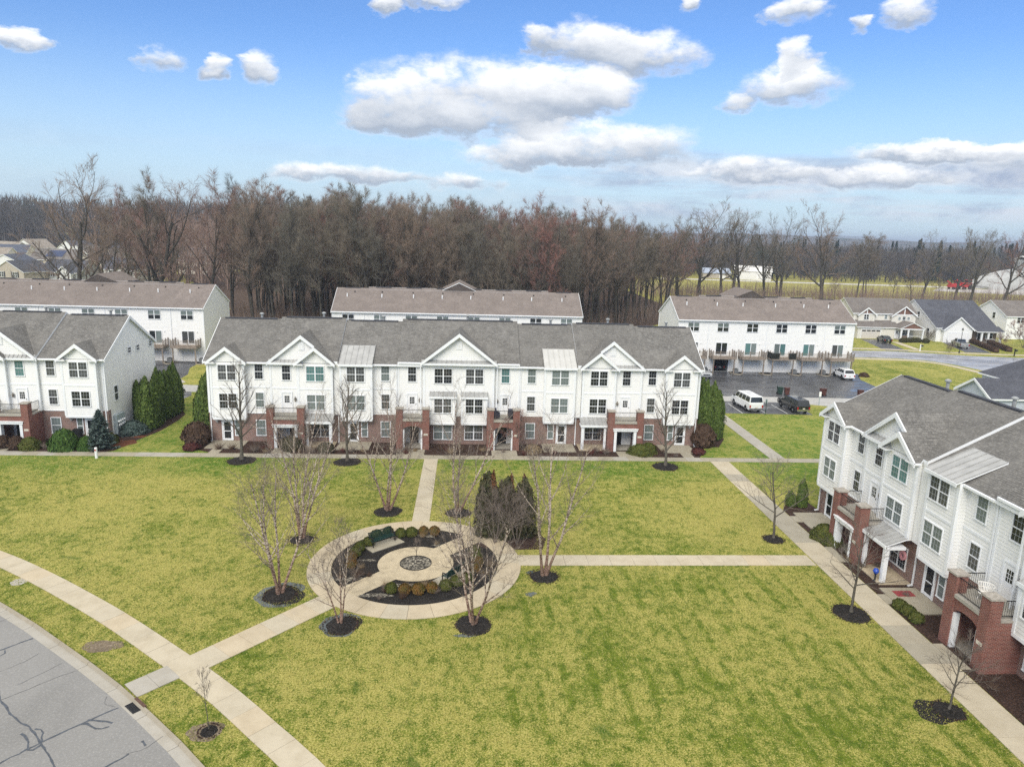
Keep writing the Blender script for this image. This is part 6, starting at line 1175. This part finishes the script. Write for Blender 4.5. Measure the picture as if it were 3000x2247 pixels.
for k, (a, b, lb) in enumerate((((116.2, 156), (111.6, 142), 'long brown clipped hedge along the driveway of the slate-roofed house'), ((119.6, 155), (115.6, 143.4), 'second brown clipped hedge right of the driveway hedge'))):
    rng = np.random.default_rng(k); L_ = math.hypot(a[0] - b[0], a[1] - b[1]); n = 2600; u, v, ww = rng.random(n) * L_, rng.random(n), rng.random(n) * 2 - 1; sd_ = rng.random(n); C_ = np.stack([u, np.where(sd_ < .5, np.sign(ww) * .5, ww * .5), np.where(sd_ < .5, v * .9, .9)], 1) + rng.normal(0, .05, (n, 3)); N_ = rng.normal(0, 1, (n, 3)); N_ /= np.linalg.norm(N_, axis=1)[:, None]; V, Fq = quads(C_, N_, np.full(n, .12), np.full(n, .18), rng)
    bx = MB().box(0.05, L_ - .05, -.44, .44, 0, .84); V2 = np.array(bx.v); o = link('hedge', np_mesh('hedge', np.concatenate([V, V2]), np.concatenate([Fq, np.array(bx.f) + len(V)]), 'fol_brown'), None, (*a, 0), math.atan2(b[1] - a[1], b[0] - a[0]), lb, 'hedge')
# blue spruce and creeping juniper
def spruce(seed, H, R_):
    rng = np.random.default_rng(seed); Cs, Ns, Us = [], [], []
    for k in range(150):
        t = (k / 150) ** .85; z = H * (.03 + .95 * t); a = k * 2.4 + rng.uniform(-.3, .3); L_ = R_ * (1 - t) ** .85 * rng.uniform(.8, 1.12) + .08; n = int(8 + 34 * L_ / R_); s_ = rng.random(n) ** .7; d = np.array([math.cos(a), math.sin(a), 0]); side = np.array([-d[1], d[0], 0]); w_ = rng.normal(0, .16, n) * L_ * (1 - .4 * s_)
        P_ = d[None] * (s_ * L_)[:, None] + side[None] * w_[:, None]; P_[:, 2] = z + .25 * L_ * s_ * (s_ - .8) + rng.normal(0, .04, n); Cs.append(P_); Us.append(np.tile(d + [0, 0, .15], (n, 1)) + rng.normal(0, .35, (n, 3))); Ns.append(np.tile([0, 0, 1.], (n, 1)) + rng.normal(0, .5, (n, 3)))
    C_, N_, U_2 = map(np.concatenate, (Cs, Ns, Us)); N_ /= np.linalg.norm(N_, axis=1)[:, None]; V, Fq = quads(C_, N_, np.full(len(C_), .09), np.full(len(C_), .26), rng, U_2); return np_mesh('crown', V, Fq, 'fol_spruce')
t = thing('blue_spruce', 'blue spruce standing at the corner of the left row by the walk', 'tree', (-36.0, 69.6, 0)); link('trunk', stemm, t); link('crown', spruce(1, 4.0, 1.45), t)
o = bush('low spreading blue juniper by the meter boxes', -35.5, 75.2, 1.55, 1.3, leafy(580, 1., p_mound(1.), 2000, .09, 'fol_spruce', .8, .16), name='juniper')
# perennials and twiggy shrubs in the beds
def twiggy(seed, n, h, spread, mat, r=.012):
    rng = np.random.default_rng(seed); T_ = Tubes(); b = rng.normal(0, .12 * spread, (n, 3)); b[:, 2] = 0; d = rng.normal(0, spread * .5, (n, 3)); d[:, 2] = h * rng.uniform(.5, 1.1, n); T_.cones(b, b + d, r); return T_.mesh('shrub', mat)
tg = [twiggy(k, 90, .7, .7, m_) for k, m_ in enumerate(('fol_grasses', 'birch_twig', 'fol_brown', 'fol_reddish'))]; rb = random.Random(8); SH = []
for k in range(46):
    x = rb.uniform(-25, 22.5); SH.append((x, rb.uniform(68.7, 70.2), rb.uniform(.6, 1.3), rb.choice((0, 1, 2, 3)), 'front bed of the long row'))
for k in range(16): SH.append((rb.uniform(26.9, 28.9), rb.uniform(27, 49), rb.uniform(.5, 1.0), rb.choice((0, 0, 1, 2)), 'bed of the near row'))
for k in range(44):
    a = rb.choice((rb.uniform(60, 120), rb.uniform(-175, -145), rb.uniform(-120, -60), rb.uniform(-30, 20), rb.uniform(150, 185))); SH.append((*polar(rb.uniform(3.1, 5.3), a), rb.uniform(.35, .75), rb.choice((1, 1, 0, 2)), 'ring bed'))
for k in range(7): SH.append((rb.uniform(-44, -35.5), rb.uniform(69, 71), rb.uniform(.6, 1.0), rb.choice((2, 1)), 'bed of the left row'))
SH.sort(key=lambda q: (q[4], q[3], q[0])); cnt = {}
for x, y, s_, m_, w_ in SH:
    cnt[(m_, w_)] = cnt.get((m_, w_), 0) + 1
    o = link('dry_shrub', tg[m_], None, (x, y, .01), rb.uniform(0, 6), ORD[cnt[(m_, w_)] - 1] + (' straw-coloured dry clump', ' grey-brown leafless shrub', ' brown leafless shrub', ' reddish leafless shrub')[m_] + ' from the left in the ' + w_, 'shrub', 'leafless shrubs in the ' + w_); o.scale = (s_,) * 3
ms = bare_tree(360, 3.0, 5, 22, .01, .2, ((8, 40, .4, .6), (5, 42, .45, .5)), (7, .09, 45), bark_='bark_linden', twig='twigs', twr=.01)
for x, y, s_, lb in ((106.6, 157.2, .9, 'bare shrub at the corner of the slate-roofed house garage'), (120.5, 152, 1.0, 'bare shrub between the hedges and the right edge house'), (100.5, 141, .8, 'thin bare sapling on the verge by the street lamp'), (124, 150, 2.2, 'vase-shaped bare tree before the right edge house'), (67, 83.5, 1.3, 'bare shrub against the grey-sided house'), (69, 78, 1.4, 'bare sapling before the grey-sided house, lower right')): tree('bare_shrub', lb, ms, (x, y, 0), x, s_)

# ------------------------------------------------------------------ the wood and the far country
FW = [bare_tree(700 + k, 27., 1, 2.5, .0098 + .002 * (k % 3), .30, ((11 + k % 4, 34 + 4 * (k % 3), .34, .6), (7, 40, .46, .55), (6, 42, .5, .6)), (10, .042, 44), .93, .05, .055, .0135, shape=.5) for k in range(7)]
FR = [bare_tree(730 + k, 22., 1, 3, .011, .28, ((13, 30, .42, .6), (7, 36, .45, .55), (6, 38, .5, .6)), (10, .05, 36), .95, .05, .07, .0125, shape=.6) for k in range(2)]
OK_ = [bare_tree(760 + k, 30., 1, 3, .02, .2, ((9, 44, .56, .6), (8, 40, .46, .55), (6, 42, .48, .6)), (8, .036, 40), .72, .07, .07, .018, wind=(.05, 0, 0), shape=.25) for k in range(4)]
rf = random.Random(33); cand = []
for j in range(22):
    for i in range(-26, 16):
        x = i * 5.6 + (j % 2) * 2.8 + rf.uniform(-2.2, 2.2); y = 139 + j * 5.2 + rf.uniform(-2.2, 2.2)
        if x > 20 + (y - 138) * .60: continue
        if x < -52 and (y > 172 or rf.random() > .2 or x < -82): continue
        if x < -40 and y < 142: continue
        if -52 <= x < -52 - (y - 172) * .33: continue
        cand.append((y + abs(x) * .05, x, y))
cand.sort(); nB = 0
for k, (_, x, y) in enumerate(cand):
    if k >= 292: break
    red = rf.random() < (.26 if x > -45 else .08) and y < 200; h = rf.uniform(.74, 1.0) * (1.07 if x < -30 else 1.0 if x < 0 else .96 if x < 30 else .9)
    me = rf.choice(FR) if red else rf.choice(FW); edge = k < 110
    tree('woodland_tree', ('tall bare tree along the near edge of the wood' if edge else 'bare tree standing deeper in the wood') if x > -52 else ORD[(nB := nB + 1) - 1] + ' bare tree in the thin belt before the estate, nearest first', me, (x, y, 0), rf.uniform(0, 6.28), h, 'bare trees of the wood' if x > -52 else 'thin belt of trees before the estate', rf.uniform(.85, 1.1))
# big forked trees of the belt on the left and the row beyond the right houses
for i, (x, y, s_, lb) in enumerate(((-80, 141, .62, 'low forked bare tree at the far left before the estate'), (-72.5, 140, 1.0, 'tall leaning bare tree with a long side limb before the estate'), (-60.5, 142, 1.04, 'tallest bare tree above the left rear roof'))): tree('woodland_tree', lb, OK_[i], (x, y, 0), i * 2., s_, 'thin belt of trees before the estate')
RR_ = [(87.8, 267.7, 32.9), (97.2, 270.1, 28.6), (104.2, 277, 33.5), (110, 285, 30), (113.2, 267.8, 28.7), (120.1, 269.5, 30.1), (132.7, 261.3, 33), (154.7, 276.5, 21), (159, 279.7, 23.5), (163, 284, 23.3), (182.5, 277, 25), (194.5, 274.3, 29.4), (183.1, 250, 28.3), (200.1, 255.4, 27.8), (209, 255.2, 29.5), (167.4, 260.4, 12.6), (137.6, 260.6, 9), (172.7, 281, 10), (189.6, 277, 11), (78, 262, 27), (81, 274, 24), (72, 255, 27), (216, 262, 27), (92, 283, 30), (126, 286, 27), (141, 277, 24)]
for i, (x, y, H) in enumerate(sorted(RR_)): tree('field_tree', ORD[i] + ' bare tree from the wood outwards in the row along the field', (OK_ if H > 24 else FW)[i % 4], (x, y, 0), i * 1.3, H / (30 if H > 24 else 28), 'row of bare trees along the field', 1.0 if H > 24 else 1.25)
# brush on the wood's floor
rng = np.random.default_rng(9); T_ = Tubes(); n = 9000; x = rng.uniform(-60, 62, n); y = 136 + rng.random(n) ** 1.4 * 90; kx = x < 21 + (y - 138) * .6; x, y = x[kx], y[kx]; b = np.stack([x, y, np.zeros(len(x))], 1); d = rng.normal(0, .9, (len(x), 3)); d[:, 2] = rng.uniform(1.2, 6.5, len(x)); T_.cones(b, b + d, .045); d2 = d * .6 + rng.normal(0, .8, d.shape); T_.cones(b + d * .3, b + d * .3 + d2 * .6, .03); d3 = d * .5 + rng.normal(0, .8, d.shape); T_.cones(b + d * .5, b + d * .5 + d3 * .5, .025)
link('undergrowth', T_.mesh('undergrowth', 'twigs'), kind='stuff', label='brown leafless brush under the trees of the wood', cat='undergrowth')
T_ = Tubes(); n = 4200; x = rng.uniform(66, 235, n); y = rng.uniform(252, 292, n); b = np.stack([x, y, np.zeros(n)], 1); d = rng.normal(0, .8, (n, 3)); d[:, 2] = rng.uniform(1., 7., n); T_.cones(b, b + d, .05); T_.cones(b + d * .3, b + d + rng.normal(0, .9, d.shape), .03); link('field_brush', T_.mesh('field_brush', 'twigs'), kind='stuff', label='leafless brush under the row of trees along the field', cat='brush')
def far_wood(name, pts, hs, mat, per, seed, label, pine=False, wide=.3):
    rng = np.random.default_rng(seed); pts = np.asarray(pts); m = len(pts); hs = np.asarray(hs)
    T_ = Tubes(); b = np.stack([pts[:, 0], pts[:, 1], np.zeros(m)], 1); T_.cones(b, b + np.stack([rng.normal(0, .4, m), rng.normal(0, .4, m), hs * .9], 1), hs * .012 + .05)
    B_ = np.repeat(b, per, 0); H_ = np.repeat(hs, per); t = rng.random(m * per) ** .8 * .88 + .03; a = rng.uniform(0, 6.283, m * per)
    if pine: rr = H_ * .2 * (1.02 - t); s0 = B_ + np.stack([rr * .1 * np.cos(a), rr * .1 * np.sin(a), H_ * (t + .02)], 1); s1 = B_ + np.stack([rr * np.cos(a), rr * np.sin(a), H_ * (t - .05)], 1); T_.cones(s0, s1, H_ * .028)
    else:
        rr = H_ * wide * np.sqrt(np.maximum(.05, 1 - (2 * t - 1.1) ** 2)) * np.sqrt(rng.random(m * per)); s0 = B_ + np.stack([rr * .55 * np.cos(a), rr * .55 * np.sin(a), H_ * t * .9], 1); s1 = s0 + np.stack([np.cos(a) * H_ * .05 + rng.normal(0, .5, m * per), np.sin(a) * H_ * .05 + rng.normal(0, .5, m * per), H_ * rng.uniform(.06, .15, m * per)], 1); T_.cones(s0, s1, H_ * .0045 + .02)
    link(name, T_.mesh(name, mat), kind='stuff', label=label, cat='wood')
def scat(n, x0, x1, y0, y1, h0, h1, f=None): x = rng.uniform(x0, x1, n); y = rng.uniform(y0, y1, n); h = rng.uniform(h0, h1, n); return np.stack([x, y], 1), h
far_wood('back_wood', *scat(420, -125, 64, 246, 330, 22, 30), 'twigs', 60, 1, 'mass of bare trees at the back of the wood')
far_wood('far_woods', *scat(1000, 40, 480, 384, 500, 15, 23), 'far_wood', 150, 2, 'dark bare woods beyond the field'); far_wood('far_pines', *scat(120, 60, 470, 392, 540, 17, 27), 'fol_pine', 90, 3, 'dark pines scattered in the woods beyond the field', True)
far_wood('estate_woods', *scat(520, -440, -90, 425, 540, 30, 41), 'far_wood', 130, 4, 'hazy bare woods behind the estate'); far_wood('estate_pines', *scat(30, -400, -110, 430, 500, 16, 27), 'fol_pine', 90, 7, 'pines in the woods behind the estate', True); far_wood('distant_woods', *scat(1500, -300, 1500, 560, 1500, 14, 24), 'far_wood', 36, 5, 'bare woods fading towards the hills', wide=.45); far_wood('distant_woods', *scat(260, 100, 1500, 560, 1400, 16, 26), 'fol_pine', 30, 6, 'pines fading towards the hills', True)
mb = MB(); rh = np.random.default_rng(4); xs_ = np.linspace(-5500, 5900, 130); 
for y0, h0, w_ in ((1700, 24, 500), (2600, 33, 800), (4200, 40, 1500)):
    ph = rh.uniform(0, 6, 5); hh = h0 + h0 * .28 * (np.sin(xs_ / 420 + ph[0]) + .6 * np.sin(xs_ / 170 + ph[1])) + rh.normal(0, h0 * .05, 130)
    for a in range(129): mb.face([(xs_[a], y0, -.5), (xs_[a + 1], y0, -.5), (xs_[a + 1], y0 + w_ * .5, hh[a + 1]), (xs_[a], y0 + w_ * .5, hh[a])]).face([(xs_[a], y0 + w_ * .5, hh[a]), (xs_[a + 1], y0 + w_ * .5, hh[a + 1]), (xs_[a + 1], y0 + w_, -.5), (xs_[a], y0 + w_, -.5)])
mb.build('hills', 'far_wood', kind='structure')
# blades of the lawn in front, and chips kicked out of the mulch rings
rng = np.random.default_rng(77)
def blades(n, x0, x1, y0, y1, h):
    x = rng.uniform(x0, x1, n); y = rng.uniform(y0, y1, n); ok = np.hypot(x - RC[0], y - RC[1]) > RO + .01
    ok &= ~((np.abs(x + 3.42) < .66) & (y > 51.5)) & ~((np.abs(y - 45.25) < .77) & (x > 3.5) & (x < 25)) & (x < 24.66) & (y < 67.2)
    def near(pl, dist):
        m_ = np.zeros(len(x), bool); sg = np.full(len(x), 1e9); sd_ = np.zeros(len(x))
        for (ax, ay), (bx, by) in zip(pl, pl[1:]):
            dx, dy = bx - ax, by - ay; L2 = dx * dx + dy * dy; t_ = np.clip(((x - ax) * dx + (y - ay) * dy) / L2, 0, 1); d = np.hypot(x - ax - t_ * dx, y - ay - t_ * dy); cr_ = dx * (y - ay) - dy * (x - ax); up_ = d < sg; sg = np.where(up_, d, sg); sd_ = np.where(up_, cr_, sd_)
        return sg, sd_
    d, _ = near(smooth_line(SWL, 2.), 0); ok &= d > .69
    d, sd_ = near(kb, 0); ok &= sd_ > 0; ok &= d > .01
    d, _ = near([(-13.55, 33.72), (-8.05, 39.95)], 0); ok &= d > .85; d, _ = near([(-15.95, 31.36), (-14.62, 32.76)], 0); ok &= d > .70
    for q in [(b_[0], b_[1], .95) for b_ in BI] + [(b_[0], b_[1], (1.3, 1.25, 1.25, .75, 1.05, .7, .5)[i]) for i, b_ in enumerate(LI)] + [(3.0, 48.8, 2.3), (-19.15, 35.2, .6)]: ok &= np.hypot(x - q[0], y - q[1]) > q[2]
    x, y = x[ok], y[ok]; m_ = len(x); b = np.stack([x, y, np.zeros(m_)], 1); d = rng.normal(0, .035, (m_, 3)); d[:, 2] = h * rng.uniform(.5, 1.2, m_); return b, b + d
T_ = Tubes()
for n, x0, x1, y0, y1, h, r_ in ((120000, -34, 25, 24, 44, .075, .016), (90000, -46, 25, 44, 67, .08, .02)):
    b, e = blades(n, x0, x1, y0, y1, h); T_.cones(b, e, r_ * rng.uniform(.6, 1.3, len(b)))
link('lawn_grass', T_.mesh('lawn_grass', 'grass_blade'), kind='stuff', label='short mown winter grass, part green and part straw', cat='grass')
Cq = []
for q in [(b_[0], b_[1], 1.0) for b_ in BI] + [(b_[0], b_[1], (1.35, 1.3, 1.3, .8, 1.1, .75, .5)[i]) for i, b_ in enumerate(LI)]:
    n = int(170 * q[2]); a = rng.uniform(0, 6.283, n); rr = q[2] * (.9 + np.abs(rng.normal(0, .13, n))); Cq.append(np.stack([q[0] + rr * np.cos(a), q[1] + rr * np.sin(a), rng.uniform(.01, .04, n)], 1))
Cq = np.concatenate(Cq); Nq = rng.normal(0, .4, Cq.shape) + [0, 0, 1]; Nq /= np.linalg.norm(Nq, axis=1)[:, None]; V, Fq = quads(Cq, Nq, rng.uniform(.03, .07, len(Cq)), rng.uniform(.05, .12, len(Cq)), rng, np.array([1., .2, 0])); link('mulch_chips', np_mesh('mulch_chips', V, Fq, 'mulch_brown'), kind='stuff', label='bark chips strewn round the mulch rings on the lawn', cat='mulch')
# ------------------------------------------------------------------ the air between here and the hills
HAZE = .00028
hm, t = newmat('haze_air'); pv = t.n('ShaderNodeVolumePrincipled', {'Color': (.70, .82, 1, 1), 'Density': HAZE, 'Anisotropy': .2}); t.t.links.new(pv.outputs[0], t.n('ShaderNodeOutputMaterial').inputs[1])
MB().box(-6200, 6200, -1700, 9200, -1.5, 62).build('haze', 'haze_air', kind='stuff', label='thin bluish winter haze over the whole place', cat='haze')
